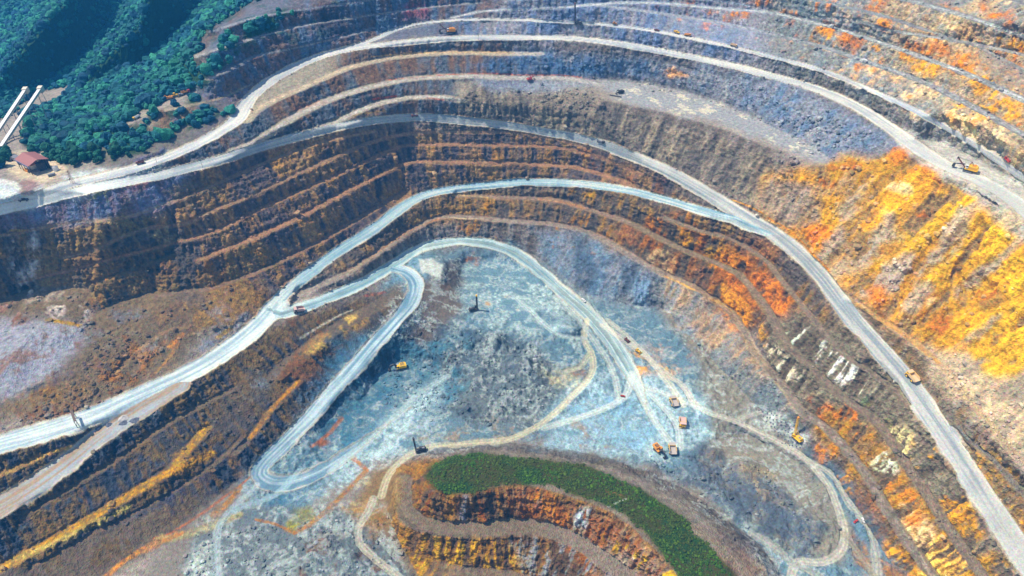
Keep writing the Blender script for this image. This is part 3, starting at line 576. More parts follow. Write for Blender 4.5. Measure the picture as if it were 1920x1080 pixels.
for pts, hwm, c, st in [
  ('385,805,13 355,840,11 330,870,9', 4, S(190,146,72), .9), ('395,852,11 330,880,9 280,905,6 200,955,3 120,1000,1 50,1040,0 -50,1090,-2', 4.2, S(196,148,66), .95),
  ('240,950,4 170,985,2 100,1018,1 40,1045,0', 3, S(196,176,116), .8), ('0,890,27 40,875,27 80,855,28 130,838,29', 2, S(216,172,110), .9),
  ('655,857,-8 672,868,-8 687,882,-8', 1.6, S(196,124,64), .9), ('687,882,-8 670,900,-8.5 645,925,-8.5 610,960,-9 580,985,-9 555,1000,-9', 2.4, S(184,128,66), .9),
  ('550,985,-9 575,965,-9', 6, S(170,160,50), .8), ('480,975,-10 520,985,-9 555,1002,-9', 1.2, S(196,130,60), .8),
  ('640,785,-8 615,815,-8 585,838,-8', 2.2, S(196,118,66), .85), ('600,832,-8 610,830,-8', 3.2, S(196,118,66), .85),
  ('470,895,-8 430,925,-9 380,962,-10 320,1000,-10 290,1010,-10', 1.2, S(190,112,72), .85), ('450,915,-9 420,950,-10 400,965,-10', 3, S(196,134,60), .85),
  ('450,965,-10 400,985,-10 340,1005,-10 300,1012,-10', 4, S(200,186,140), .8), ('340,1000,-10 270,1030,-10 230,1055,-11 195,1085,-11', 2.4, S(206,140,84), .95),
  ('655,510,36 705,477,37 740,450,37.5', 1.6, S(206,176,128), .7), ('700,480,37 740,450,37.5 780,427,38 825,409,39', 1.5, S(206,130,60), .9), ('830,406,39 870,410,38.5 905,410,38', 1.4, S(220,200,176), .9),
  ('850,366,55 900,368,54 915,371,54', 1.3, S(236,200,130), .95), ('1010,373,54 1060,380,54 1095,390,54', 1.5, S(220,146,70), .95),
  ('560,715,13 520,755,10 500,780,8 470,820,5', 2.2, S(186,132,62), .8), ('1250,518,32 1270,526,31 1300,543,30', 3, S(226,176,110), .95),
  ('1297,537,31 1335,562,29 1365,580,27 1385,605,26', 2.6, S(214,160,104), .9), ('1330,560,29 1350,568,28 1370,582,27', 1.6, S(236,180,30), .9), ('1400,640,24 1420,665,24 1440,690,23', 2, S(210,176,120), .7),
  ('1370,375,99 1400,385,99 1430,400,97', 1.6, S(230,160,50), .9), ('1440,408,96 1480,432,93 1520,470,89 1560,512,84', 1.2, S(220,140,50), .7),
  ('700,106,173 830,98,174 960,99,174', 3, S(206,170,130), .8), ('480,205,158 520,185,162 560,168,165 640,132,170 690,118,172', 4.6, S(190,172,156), .9),
  ('730,150,158.5 780,145,159 860,139,159 960,139,158', 1.2, S(190,84,60), .8), ('960,141,158 1060,142,157 1090,146,155', 1.6, S(216,110,70), .7),
  ('560,205,152 600,192,154', 5, S(190,120,96), .6), ('700,186,146 740,181,147', 3, S(196,90,64), .8), ('800,183,147 830,187,147', 3, S(190,110,90), .6),
  ('625,225,140 680,214,138 720,208,137', 2.5, S(134,112,72), .8), ('600,262,128 660,250,131 720,240,132', 1.2, S(150,120,96), .6),
  ('700,1005,-8 720,960,-7', 5, S(160,116,70), .6), ('1590,560,84 1640,592,84 1700,632,82 1760,680,80', 2.8, S(206,160,110), .9),
  ('430,618,34 410,632,34', 3, S(186,150,66), .8), ('460,590,36 445,612,35', 4, S(160,168,190), .6), ('340,628,38 320,650,37', 2.5, S(206,140,80), .8), ('335,645,37 310,680,35 285,705,34', 1.6, S(176,130,90), .8), ('310,640,38 280,670,37 250,715,35', 1.6, S(160,110,80), .7),
  ('90,600,53 120,605,53 150,612,51', 2.4, S(186,146,56), .9), ('20,432,117 50,432,117', 1.8, S(206,170,110), .9), ('150,423,118 200,413,119 230,405,119', 1, S(190,160,130), .7), ('148,416,118 175,398,126 190,380,134 198,372,137', 1.2, S(150,120,130), .8),
  ('137,435,118 225,411,119 250,402,119', 1.6, S(196,160,110), .6), ('122,483,100 150,477,100', 1.6, S(206,186,160), .8), ('200,523,69 218,518,70', 1.8, S(196,140,84), .9),
  ('565,633,26 600,612,27 640,590,27 660,582,27', 1.2, S(210,206,200), .8), ('685,555,27 712,550,26 720,548,25', 2.4, S(150,84,66), .7),
  ('1120,870,36 1140,860,36', 1, S(120,116,80), .5), ('1000,905,39 1160,930,39', .1, S(120,116,80), .1),
  ('760,55,190 860,37,199 960,36,201', 1.2, S(210,206,206), .5),
  ]:
    line_tint(pts, hwm, c, st)
for k, c, st in [('T3', S(160,160,168), .85), ('T4', S(186,188,196), .85), ('T5', S(170,168,170), .8), ('T5b', S(160,156,156), .7), ('T6', S(140,142,150), .7), ('T7', S(176,178,184), .9), ('T8', S(150,156,172), .7), ('V1', S(148,144,150), .9), ('V2', S(154,150,156), .9), ('V3', S(144,144,156), .9), ('V4', S(170,150,130), .6),
    ('e1', S(150,126,112), .7), ('e2', S(140,116,104), .7), ('e3', S(146,112,96), .8), ('e4', S(150,116,98), .85), ('e5', S(120,102,96), .7), ('La', S(134,118,110), .7), ('Lb', S(140,128,124), .8), ('Lc', S(128,116,110), .7), ('U2', S(190,172,156), .5), ('U3', S(176,170,172), .8), ('U4', S(176,170,172), .8), ('RB', S(110,110,116), .7), ('LM', S(120,100,80), .6), ('LN', S(116,96,78), .6), ('LG', S(150,120,96), .7)]:
    line_tint(LEDGES[k][1], LEDGES[k][0]*.85, c*1.15, st)
# roads: packed pale dust with wheel tracks
RC = {'R1': (S(178,178,184), S(138,146,160)), 'R0': (S(196,194,198), S(160,164,178)), 'T2': (S(192,190,196), S(160,166,182)), 'R2': (S(186,194,202), S(128,154,176)),
      'RW': (S(196,204,212), S(146,164,184)), 'R3': (S(186,202,212), S(112,142,164)), 'LP': (S(176,192,208), S(104,132,158)), 'LB': (S(150,156,170), S(150,132,120))}
trk = vnoise(RSD*.55, RARC*0.012, RSD*0, 41)*0.7+vnoise(RSD*1.0, RARC*0.02, RSD*0, 42)*0.45
wob = fbm(RSD*0.35, RARC*0.02, RSD*0, 3, 44)
for i, k in enumerate(ROADKEYS):
    m = (ROADW*(RID == i)).astype(float)
    a, b = RC[k]; tt = sstep(-.5, .5, trk+wob*0.9+.35*n_med)[..., None]
    c = a*tt+b*(1-tt)
    if k == 'R3': c = c+(S(196,206,212)-c)*(sstep(.35, .6, RQ)*.75)[..., None]*(.7+.3*wob[..., None]); c = c+(S(116,128,132)-c)*(sstep(.3, .12, RQ)*.6)[..., None]
    if k == 'R1': c = c+(S(214,218,226)*(1+.12*trk[..., None])-c)*sstep(330, 120, XX)[..., None]*.85
    edge = (sstep(0.66, 0.95, RQ+.18*n_med+.1*n_fine)*sstep(-.6, .5, n_med*2))[..., None]*0.5
    c = c*(1-edge)+S(206,196,186)*edge
    c = c*(1+0.07*n_fine+.12*n_big+.08*n_med+.05*n_grit)[..., None]
    TINT = TINT*(1-m[..., None])+c*m[..., None]
dk = mask('1255,348 1300,375 1240,370 1180,352 1080,340 1080,350', 2)*ROADW*0
for pts, k in [('700,360 830,365 700,440 600,510 560,540 520,560 600,480', .35), ('560,560 780,470 760,500 600,580', .3)]:
    m = (mask(pts, 3)*ROADW*k)[..., None]; TINT = TINT*(1-m)+S(96,136,164)*m
# broad pale junction beside the crusher, terraces of the shovel
m = (mask('-300,322 40,350 90,352 130,325 230,316 330,288 300,312 200,352 110,380 0,398 -300,450', 2)*(1-ROADW)*0.9)[..., None]
TINT = TINT*(1-m)+(S(196,204,216)*(1+.08*trk+.1*n_med)[..., None])*m
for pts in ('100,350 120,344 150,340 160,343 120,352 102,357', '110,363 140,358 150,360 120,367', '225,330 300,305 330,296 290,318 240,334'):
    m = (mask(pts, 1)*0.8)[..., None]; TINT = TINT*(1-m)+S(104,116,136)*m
m = (mask('1650,230 1760,262 1860,310 1940,350 2010,420 1960,430 1880,385 1800,350 1742,320 1700,290', 2)*0.75*sstep(-.8, .8, n_med*2+.6))[..., None]; TINT = TINT*(1-m)+S(196,194,196)*m
m = (mask('1800,350 1860,335 1960,400 1960,470 1880,420', 3)*0.7)[..., None]; TINT = TINT*(1-m)+S(168,170,176)*m
m = (mask('180,785 300,740 290,770 240,800 190,830 150,850', 2)*(1-ROADW)*0.8)[..., None]; TINT = TINT*(1-m)+S(160,166,180)*m
m = (mask('1110,150 1200,156 1330,185 1450,238 1556,296 1540,306 1440,262 1330,225 1180,195', 2)*0.85)[..., None]
TINT = TINT*(1-m)+((S(150,152,164)*(1+.06*n_fine)[..., None])*(1-sstep(.5, .9, n_med*2+n_fine)[..., None])+S(206,200,192)*sstep(.5, .9, n_med*2+n_fine)[..., None])*m
# floor tracks
for pts, k in [('a', S(214,206,186)), ('b', S(206,202,196)), ('c', S(216,210,206)), ('d', S(198,194,190)), ('e', S(170,160,150)), ('f', S(186,184,182)), ('g', S(196,206,214)), ('h', S(176,190,206)), ('i', S(196,192,176)), ('j', S(178,178,180)), ('k', S(190,204,214)), ('l', S(160,184,204)), ('s', S(214,212,214)), ('t', S(206,206,212)), ('m', S(200,208,214)), ('n', S(200,208,214)), ('o', S(196,206,214)), ('p', S(214,212,206)), ('q', S(190,200,206)), ('r', S(176,194,206))]:
    P = catmull(parse(TRACKS[pts][1])); best = np.full(Z.shape, 1e9, np.float32)
    def cb(sl, d, sd, z, arc): best[sl] = np.minimum(best[sl], d)
    stamp(GX, GY, P, 6, cb)
    m = ((1-sstep(2.0, 3.8, best))*.95*(0.75+0.25*np.cos(best*2.2)))[..., None]; TINT = TINT*(1-m)+k*m
# churned tyre marks on the floor
for pts, ang in [('1150,730 1230,720 1300,800 1250,830 1100,840 1010,830', 60), ('620,870 840,700 820,800 680,920 560,980 500,960', 40), ('1460,1040 1620,1040 1660,1200 1440,1200', 50)]:
    a = math.radians(ang); q = PX*math.sin(a)-PY*math.cos(a); r = PX*math.cos(a)+PY*math.sin(a)
    n = vnoise(q/1.6+2*n_med, r/26, q*0, 61)*.6+vnoise(q/.8, r/18, q*0, 62)*.4
    m = (mask(pts, 8)*(1-TRKW)*(1-ROADW))[..., None]
    TINT = TINT*(1+0.26*n[..., None]*m)
TINT = TINT*(1-BERM[..., None]*.35)+S(196,176,152)*BERM[..., None]*.35
m = blur(inpoly(GX, GY, parse('786,489 808,486 830,497 827,523 806,514 789,508')).astype(float), 1)[..., None]; TINT = TINT*(1-m)+S(206,212,218)*m
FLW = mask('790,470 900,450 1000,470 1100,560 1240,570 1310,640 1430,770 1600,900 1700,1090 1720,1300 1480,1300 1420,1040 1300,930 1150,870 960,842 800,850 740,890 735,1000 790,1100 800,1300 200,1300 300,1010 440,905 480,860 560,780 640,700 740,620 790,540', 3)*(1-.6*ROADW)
APR = mask('1060,720 1200,680 1320,750 1340,830 1200,865 1020,835', 5)+.6*mask('700,800 840,700 870,740 760,830 620,940 520,960 560,900', 4)+.6*mask('880,490 980,490 1080,600 1040,630 920,600', 4)
# forest floor
FOREST_POLY = '-700,-400 520,-400 486,0 470,8 440,22 405,50 372,78 366,100 372,125 398,150 380,168 330,176 292,196 240,232 222,262 190,280 175,305 120,312 98,300 70,290 45,268 60,235 45,215 100,190 120,170 60,175 20,215 -20,240 -700,260'
FOREST_EXTRA = ['240,240 330,196 380,180 372,200 300,232 250,262 200,285 190,275', '180,292 240,270 330,250 300,268 230,290 180,306', '-40,270 8,285 25,298 30,315 -40,318', '385,130 440,50 520,20 600,20 480,66 400,145', '170,300 230,262 330,235 420,190 440,200 330,262 240,292 190,308']
FM = mask(FOREST_POLY, 2); FE = np.zeros(Z.shape)
for p in FOREST_EXTRA: FE = np.maximum(FE, mask(p, 1)*sstep(-.6, .2, n_med*2))
FM = np.maximum(FM, FE)*(1-ROADW)*(1-LEDW)
BALD = mask('105,160 135,155 128,180 100,195 75,185', 2); FM = FM*(1-BALD)
TINT = TINT*(1-FM[..., None])+S(30,58,36)*FM[..., None]
GRASS_POLY = '800,895 812,872 845,857 890,850 930,852 960,857 1010,860 1100,872 1140,890 1200,915 1260,955 1310,990 1350,1045 1400,1085 1450,1200 1335,1200 1275,1085 1215,1005 1170,965 1130,945 1080,930 1040,912 985,908 930,912 880,928 845,928 810,915'
GR = sample(CX, CY, blur(inpoly(CX, CY, parse(GRASS_POLY)).astype(float), 1), XX+2*n_fine, YY+2*n_fine)
GR = GR*(1-mask('1296,982 1310,985 1330,1005 1360,1030 1400,1075 1440,1150 1420,1150 1370,1060 1330,1020 1295,995', 1, False))
TINT = TINT*(1-GR[..., None])+(S(36,60,12)*sstep(-.2, .6, n_med*2)[..., None]+S(58,60,22)*(1-sstep(-.2, .6, n_med*2))[..., None])*GR[..., None]
m = mask('1296,980 1310,985 1330,1003 1362,1028 1405,1072 1440,1150 1425,1150 1372,1056 1330,1018 1295,992', 1, False)[..., None]; TINT = TINT*(1-m)+S(140,126,116)*m
m = mask('1135,925 1150,920 1170,930 1160,937', 1)[..., None]*.7; TINT = TINT*(1-m)+S(110,90,66)*m
line_tint('1140,951,40 1158,942,40 1175,936,40', .7, S(170,176,176), .9)
# service yard below the crusher
m = (mask('0,300 30,285 60,280 110,300 120,325 70,345 30,330', 1))[..., None]*.85; TINT = TINT*(1-m)+S(200,184,168)*m
m = (mask('30,345 60,335 70,350 60,362 40,360', 1))[..., None]*.85; TINT = TINT*(1-m)+S(128,96,96)*m
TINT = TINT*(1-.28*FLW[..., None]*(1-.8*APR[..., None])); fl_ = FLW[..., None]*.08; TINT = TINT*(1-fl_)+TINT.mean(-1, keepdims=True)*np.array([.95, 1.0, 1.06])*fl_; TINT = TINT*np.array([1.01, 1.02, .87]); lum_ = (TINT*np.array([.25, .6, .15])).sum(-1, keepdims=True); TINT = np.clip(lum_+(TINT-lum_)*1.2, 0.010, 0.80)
# ------------------------------------------------------------------ relief
smooth = np.clip(1-ROADW*0.97-TRKW*.9, 0.0, 1)*(1-0.88*LEDW)*(1-0.80*AREAW)*(1-.6*GR)
fade = np.clip(smooth, 0, 1)
NOFL = sstep(0.05, 0.25, SLOPE)
n_blk = fbm(PX/6, PY/6, PZ/7, 3, 81, .6, ridge=True)
n_str = vnoise(PX/50, PY/50, PZ/2.4+1.2*n_med, 201)+.6*vnoise(PX/30, PY/30, PZ/1.1+n_med, 202)
amp = RK*(0.14*S1+0.75*n_mid*(0.3+0.7*NOFL)+0.95*n_blk+0.7*n_fine*1.4+0.75*n_grit+0.13*np.clip(S2, -2, 2)+0.6*n_med+0.6*n_str)*(0.25+0.75*NOFL)
amp += ST*(0.12*S1+0.22*np.clip(S2, -2, 2)+.8*np.clip(S3, -2, 2)*np.clip(ST, 0, 1.6)+.9*n_med+.3*n_grit)*NOFL
amp += PL*(1.8*fbm(PX/17, PY/17, PZ/17, 4, 51, .55)+1.4*np.abs(fbm(PX/8, PY/8, PZ/8, 3, 57))+.3*n_fine)
amp += 0.16*n_fine+.35*n_med
amp *= fade
amp += BERM*0.9*(1-TRKW)*(1+.3*n_fine)+ROADW*(0.10*trk)
PADS = [(841,62,11),(1085,45,8),(993,150,8),(1162,174,9),(778,218,6),(1126,268,6),(1808,318,13),(1888,301,7),(560,583,7),(745,690,10),(888,580,9),(787,843,9),(1263,755,8),(1279,793,8),(1236,845,11),(1260,845,8),(1708,708,6),(1175,638,6),(1196,659,6),(1492,822,9),(68,318,22),(28,300,9),(318,184,6),(335,178,6),(350,173,6),(257,220,6)]
# heaps left by the shovels at pit floor
HEAPS = [(1180,862,9,5),(1215,880,10,5),(1310,840,8,4),(1338,852,7,6),(1300,880,9,4),(1395,880,10,6),(1430,930,10,5),(1500,985,8,4),(1460,960,12,4),(930,650,12,5),(985,690,14,6),(900,700,10,4),(960,740,10,4),(1000,590,6,3),(1025,597,5,2.5),(1380,640,7,4),(1350,605,8,5),(1300,570,9,4),(1395,690,8,5),(1420,720,9,5),(1330,640,8,3),(1255,595,7,3),(1150,590,5,2),(60,640,16,5),(20,690,18,5),(110,640,12,3),(1530,1000,5,3.0),(1525,1012,5,3),(1538,990,4,3),(1515,1020,4,3),(620,1030,12,6),(650,1055,10,6),(580,1060,14,5),(690,1030,6,2)]
EL = np.zeros(Z.shape)
for hx, hy, r, hh in HEAPS:
    j, i = np.searchsorted(GY, hy), np.searchsorted(GX, hx); c = P0[j, i]
    q = ((PX-c[0])**2+(PY-c[1])**2)/(r*r)
    EL = np.maximum(EL, hh*np.exp(-q*1.1)*(1+.18*n_mid+.1*n_fine)*(1-TRKW)*(1-ROADW))
for hx, hy, r in PADS:
    c = P0[np.searchsorted(GY, hy), np.searchsorted(GX, hx)]
    q = (PX-c[0])**2+(PY-c[1])**2
    k_ = np.exp(-(q/(r*r))**2); amp *= 1-k_; EL *= 1-k_
PP = P0+N0*amp[..., None]
PP[..., 2] += EL

# ------------------------------------------------------------------ materials
def new_mat(name):
    m = bpy.data.materials.new(name); m.use_nodes = True
    nt = m.node_tree; b = nt.nodes['Principled BSDF']; return m, nt, b
def ground_mat(name, rough, bump_m, scales, spread):
    m, nt, b = new_mat(name); N = nt.nodes.new; L = nt.links.new
    at = N('ShaderNodeAttribute'); at.attribute_name = 'tint'
    tc = N('ShaderNodeNewGeometry')
    n1 = N('ShaderNodeTexNoise'); n1.inputs['Scale'].default_value = scales[0]; n1.inputs['Detail'].default_value = 6; n1.inputs['Roughness'].default_value = .72
    n2 = N('ShaderNodeTexVoronoi'); n2.inputs['Scale'].default_value = scales[1]
    L(tc.outputs['Position'], n1.inputs['Vector']); L(tc.outputs['Position'], n2.inputs['Vector'])
    mr = N('ShaderNodeMapRange'); mr.inputs['From Min'].default_value = .3; mr.inputs['From Max'].default_value = .7
    mr.inputs['To Min'].default_value = 1-spread; mr.inputs['To Max'].default_value = 1+spread; L(n1.outputs['Fac'], mr.inputs['Value'])
    hs = N('ShaderNodeVectorMath'); hs.operation = 'SCALE'; L(at.outputs['Color'], hs.inputs[0]); L(mr.outputs[0], hs.inputs['Scale'])
    mx = N('ShaderNodeMix'); mx.data_type = 'RGBA'; mx.blend_type = 'OVERLAY'; mx.inputs['Factor'].default_value = .18
    L(hs.outputs[0], mx.inputs['A']); L(n2.outputs['Color'], mx.inputs['B'])
    L(mx.outputs['Result'], b.inputs['Base Color'])
    ad = N('ShaderNodeMath'); ad.operation = 'ADD'; L(n1.outputs['Fac'], ad.inputs[0]); L(n2.outputs['Distance'], ad.inputs[1])
    bp = N('ShaderNodeBump'); bp.inputs['Strength'].default_value = .8; bp.inputs['Distance'].default_value = bump_m
    L(ad.outputs[0], bp.inputs['Height']); L(bp.outputs[0], b.inputs['Normal'])
    b.inputs['Roughness'].default_value = rough; b.inputs['Specular IOR Level'].default_value = .25
    return m
M_ROCK = ground_mat('rock', .92, .9, (.28, .9), .45)
M_DUST = ground_mat('road_dust', .88, .12, (.5, 1.3), .16)
M_FLOOR = ground_mat('floor_rock', .85, .5, (.35, 1.1), .34)
M_SOIL = ground_mat('soil', .95, .4, (.3, .8), .25)
# ------------------------------------------------------------------ ground meshes, cut from one sheet of vertices
def ground(name, sel, mat, kind='structure'):
    """sel: boolean per cell of the grid"""
    h, w_ = Z.shape
    j, i = np.nonzero(sel)
    a = j*w_+i; q = np.stack([a, a+w_, a+w_+1, a+1], 1)
    used, inv = np.unique(q, return_inverse=True); q = inv.reshape(-1, 4)
    me = bpy.data.meshes.new(name); co = PP.reshape(-1, 3)[used].astype(np.float32)
    me.vertices.add(len(used)); me.vertices.foreach_set('co', co.ravel())
    me.loops.add(q.size); me.loops.foreach_set('vertex_index', q.ravel().astype(np.int32))
    me.polygons.add(len(q)); me.polygons.foreach_set('loop_start', np.arange(0, q.size, 4, dtype=np.int32))
    me.polygons.foreach_set('loop_total', np.full(len(q), 4, np.int32)); me.polygons.foreach_set('use_smooth', np.ones(len(q), bool))
    c = np.ones((len(used), 4), np.float32); c[:, :3] = TINT.reshape(-1, 3)[used]
    at = me.attributes.new('tint', 'FLOAT_COLOR', 'POINT'); at.data.foreach_set('color', c.ravel())
    me.update(calc_edges=True); me.materials.append(mat)
    o = bpy.data.objects.new(name, me); col.objects.link(o); o['kind'] = kind
    return o
cell = lambda F: (F[:-1, :-1]+F[1:, :-1]+F[:-1, 1:]+F[1:, 1:])/4
CR = cell(ROADW) > .5; CRID = RID[:-1, :-1]
left = np.ones(CR.shape, bool)
for i, k in enumerate(ROADKEYS):
    s_ = CR & (CRID == i) & left
    if s_.any(): ground('haul_road', s_, M_DUST); left &= ~s_
s_ = left & (cell(FM) > .45); ground('forest_floor', s_, M_SOIL); left &= ~s_
s_ = left & (cell(GR) > .5); ground('hilltop', s_, M_SOIL); left &= ~s_
FLOORM = mask('780,480 900,460 1000,480 1100,560 1240,570 1300,640 1420,770 1600,900 1700,1090 1720,1300 1480,1300 1420,1040 1300,930 1150,866 960,840 800,850 740,890 735,1000 790,1100 800,1300 200,1300 300,1010 440,905 520,880 560,830 640,740 740,670 830,600 790,540', 1)
s_ = left & (cell(FLOORM) > .5); ground('pit_floor', s_, M_FLOOR); left &= ~s_
ground('quarry_terrain', left, M_ROCK)
def at(px, py, lift=0.0):
    u = np.interp(px, GX, np.arange(len(GX))); v_ = np.interp(py, GY, np.arange(len(GY)))
    i, j = int(u), int(v_); fu, fv = u-i, v_-j
    p = (PP[j, i]*(1-fu)+PP[j, i+1]*fu)*(1-fv)+(PP[j+1, i]*(1-fu)+PP[j+1, i+1]*fu)*fv
    return Vector((p[0], p[1], p[2]+lift))

# ------------------------------------------------------------------ mass vegetation and rubble
def ico(sub):
    bm = bmesh.new(); bmesh.ops.create_icosphere(bm, subdivisions=sub, radius=1)
    V = np.array([v.co[:] for v in bm.verts], np.float32); F = np.array([[v.index for v in f.verts] for f in bm.faces], np.int32); bm.free(); return V, F
def mass(name, pos, rad, flat, tint, mat, sub=2, jag=.28, smooth=False, sink=.2):
    V, F = ico(sub); n = len(pos); nv = len(V)
    r = rad[:, None]*np.ones((1, nv))
    J = 1+jag*RNG.standard_normal((n, nv)).clip(-2, 2)
    ang = RNG.uniform(0, 2*np.pi, n); ca, sa = np.cos(ang)[:, None], np.sin(ang)[:, None]
    x = V[None, :, 0]*ca-V[None, :, 1]*sa; y = V[None, :, 0]*sa+V[None, :, 1]*ca
    st = 1+RNG.uniform(-.25, .25, (n, 2))
    co = np.stack([pos[:, 0:1]+x*r*J*st[:, :1], pos[:, 1:2]+y*r*J*st[:, 1:], pos[:, 2:3]+(V[None, :, 2]*J+1-2*sink)*r*flat[:, None]], -1).astype(np.float32)
    q = (F[None]+(np.arange(n)*nv)[:, None, None]).reshape(-1, 3)
    me = bpy.data.meshes.new(name); me.vertices.add(n*nv); me.vertices.foreach_set('co', co.ravel())
    me.loops.add(q.size); me.loops.foreach_set('vertex_index', q.ravel().astype(np.int32)); me.polygons.add(len(q))
    me.polygons.foreach_set('loop_start', np.arange(0, q.size, 3, dtype=np.int32)); me.polygons.foreach_set('loop_total', np.full(len(q), 3, np.int32))
    me.polygons.foreach_set('use_smooth', np.full(len(q), smooth))
    c = np.ones((n, nv, 4), np.float32); c[..., :3] = tint[:, None, :]*(1+.12*RNG.standard_normal((n, nv, 1)))
    a = me.attributes.new('tint', 'FLOAT_COLOR', 'POINT'); a.data.foreach_set('color', c.clip(.005, .8).ravel().astype(np.float32))
    me.update(calc_edges=True); me.materials.append(mat)
    o = bpy.data.objects.new(name, me); col.objects.link(o); return o
def scatter(weight, spacing, jitter=1.0, maxn=60000):
    """random cells, evenly per square metre of plan area"""
    area = np.abs(np.cross(DU[..., :2], DV[..., :2]))
    lam = area*weight/(spacing**2)
    n = RNG.poisson(np.clip(lam, 0, 3))
    j, i = np.nonzero(n); rep = n[j, i]; j = np.repeat(j, rep); i = np.repeat(i, rep)
    if len(j) > maxn: k = RNG.choice(len(j), maxn, replace=False); j, i = j[k], i[k]
    p = PP[j, i]+DU[j, i]*RNG.uniform(-.5, .5, (len(j), 1))+DV[j, i]*RNG.uniform(-.5, .5, (len(j), 1))
    return j, i, p
m, nt_, b_ = new_mat('foliage'); N = nt_.nodes.new; L = nt_.links.new
a_ = N('ShaderNodeAttribute'); a_.attribute_name = 'tint'; g_ = N('ShaderNodeNewGeometry'); n_ = N('ShaderNodeTexNoise'); n_.inputs['Scale'].default_value = .9; n_.inputs['Detail'].default_value = 5
L(g_.outputs['Position'], n_.inputs['Vector']); mr_ = N('ShaderNodeMapRange'); mr_.inputs['From Min'].default_value = .35; mr_.inputs['From Max'].default_value = .65; mr_.inputs['To Min'].default_value = .55; mr_.inputs['To Max'].default_value = 1.5
L(n_.outputs['Fac'], mr_.inputs['Value']); vm = N('ShaderNodeVectorMath'); vm.operation = 'SCALE'; L(a_.outputs['Color'], vm.inputs[0]); L(mr_.outputs[0], vm.inputs['Scale']); L(vm.outputs[0], b_.inputs['Base Color'])
bp_ = N('ShaderNodeBump'); bp_.inputs['Distance'].default_value = .8; L(n_.outputs['Fac'], bp_.inputs['Height']); L(bp_.outputs[0], b_.inputs['Normal'])
b_.inputs['Roughness'].default_value = .8; b_.inputs['Specular IOR Level'].default_value = .2
M_LEAF = m
vis = (XX > -120) & (XX < 2040) & (YY > -40) & (YY < 1150)
j, i, p = scatter(np.where(FM > .4+.25*n_fine, 1.0, 0)*vis, 4.6, maxn=30000)
near = YY[j, i] > 60
rad = (1.8+1.4*RNG.exponential(.9, len(p))).clip(1.6, 6.2); g = RNG.uniform(0, 1, (len(p), 1))**1.5
big = (fbm(p[:, 0]/60, p[:, 1]/60, p[:, 2]/60, 3, 91)*.5+.5)[:, None]
ft = S(4,62,84)*(1-g)+S(46,122,92)*g; ft = ft*(0.5+.9*big)*1.2  # blue of the distant haze is partly painted into the crown colours
vis2 = (XX[j, i] > 5) & (XX[j, i] < 480); order = np.argsort(-YY[j, i]-1000*vis2)[:110]
TREES = [(tuple(p[q_]), float(rad[q_])) for q_ in order]
keep = np.ones(len(p), bool); keep[order] = False; p, rad, ft = p[keep], rad[keep], ft[keep]
o = mass('forest', p, rad, RNG.uniform(.7, 1.15, len(p)), ft, M_LEAF, 2, .16, False, .15)
tag(o, 'dense green broadleaf forest covering the hills beyond the pit', 'forest', kind='stuff')
j, i, p = scatter(np.where(GR > .6, 1.0, 0)*vis*sstep(-1.3, -.5, n_med*2+.5*n_fine), 1.05, maxn=34000)
g = RNG.uniform(0, 1, (len(p), 1))**2; big = (fbm(p[:, 0]/14, p[:, 1]/14, p[:, 2]/14, 3, 92)*1.4+.5).clip(0, 1)[:, None]
gt = S(34,62,12)*(1-g)+S(62,96,20)*g; gt = gt*(.5+.6*big)+S(80,74,30)*(1-big)*.3
o = mass('undergrowth', p, (.3+.42*RNG.exponential(.6, len(p))).clip(.25, 1.5), RNG.uniform(.35, .7, len(p)), gt*1.25, M_LEAF, 1, .22, False, .25)
tag(o, 'thick low green scrub covering the flat top of the near hill', 'undergrowth', kind='stuff')
# rubble: polygon, density, size
RUB = [('1080,110 1300,125 1500,200 1660,260 1560,300 1440,230 1300,175 1120,145 1000,130', .34, 1.2), ('880,170 1110,165 1140,210 1130,262 960,225 880,215', .34, 1.2), ('1440,300 1500,290 1600,420 1640,540 1900,800 1920,860 1780,740 1600,600 1540,500', .22, 1.1),
  ('1640,480 1760,500 1700,600 1640,560', .3, 1.0), ('1760,640 1920,760 1960,900 1860,860 1760,760', .35, 1.1), ('1290,640 1420,700 1500,780 1420,760', .25, .9), ('1440,300 1680,300 1900,420 1960,700 1700,560', .07, 1.4), ('200,620 330,640 240,740 60,820 0,820 150,700', .35, 1.1), ('1180,260 1400,360 1500,480 1300,340', .14, 1.2),
  ('860,85 1200,105 1300,140 960,100', .15, 1.2), ('380,700 560,640 500,780 380,860', .12, .9), ('780,600 1000,640 1050,760 900,800 700,760', .25, 1.0), ('1200,860 1450,880 1560,1060 1400,1000', .15, 1.0), ('1780,800 1960,800 1960,1060 1850,940', .25, 1.1), ('380,1000 780,960 780,1100 300,1100', .2, .9), ('1440,-20 2000,-20 2000,300 1440,120', .04, 1.5), ('-40,400 1180,240 1180,350 800,350 400,640 -40,620', .03, 1.6), ('1180,360 1960,1100 1600,1100 1380,600', .05, 1.3), ('0,860 500,640 440,900 0,1090', .05, 1.2)]
wgt_ = np.zeros(Z.shape); szm = np.ones(Z.shape)
for pts, d, sz in RUB:
    m_ = mask(pts, 3); wgt_ = np.maximum(wgt_, m_*d); szm = np.where(m_ > .5, sz, szm)
wgt_ *= sstep(-.7, .5, n_med*2+.3)*(1-ROADW)*(1-TRKW)*(1-GR)*(1-FM)*vis
wgt_ += np.exp(-((RQ-1.07)/.04)**2)*.25*vis*(1-ROADW)
j, i, p = scatter(wgt_, 1.6, maxn=26000)
rr = .8*(.38+.55*RNG.exponential(1, len(p))).clip(.35, 2.6)*szm[j, i]
tt = TINT[j, i]*RNG.uniform(.75, 1.45, (len(p), 1)); tt = tt*.75+tt.mean(1, keepdims=True)*.25
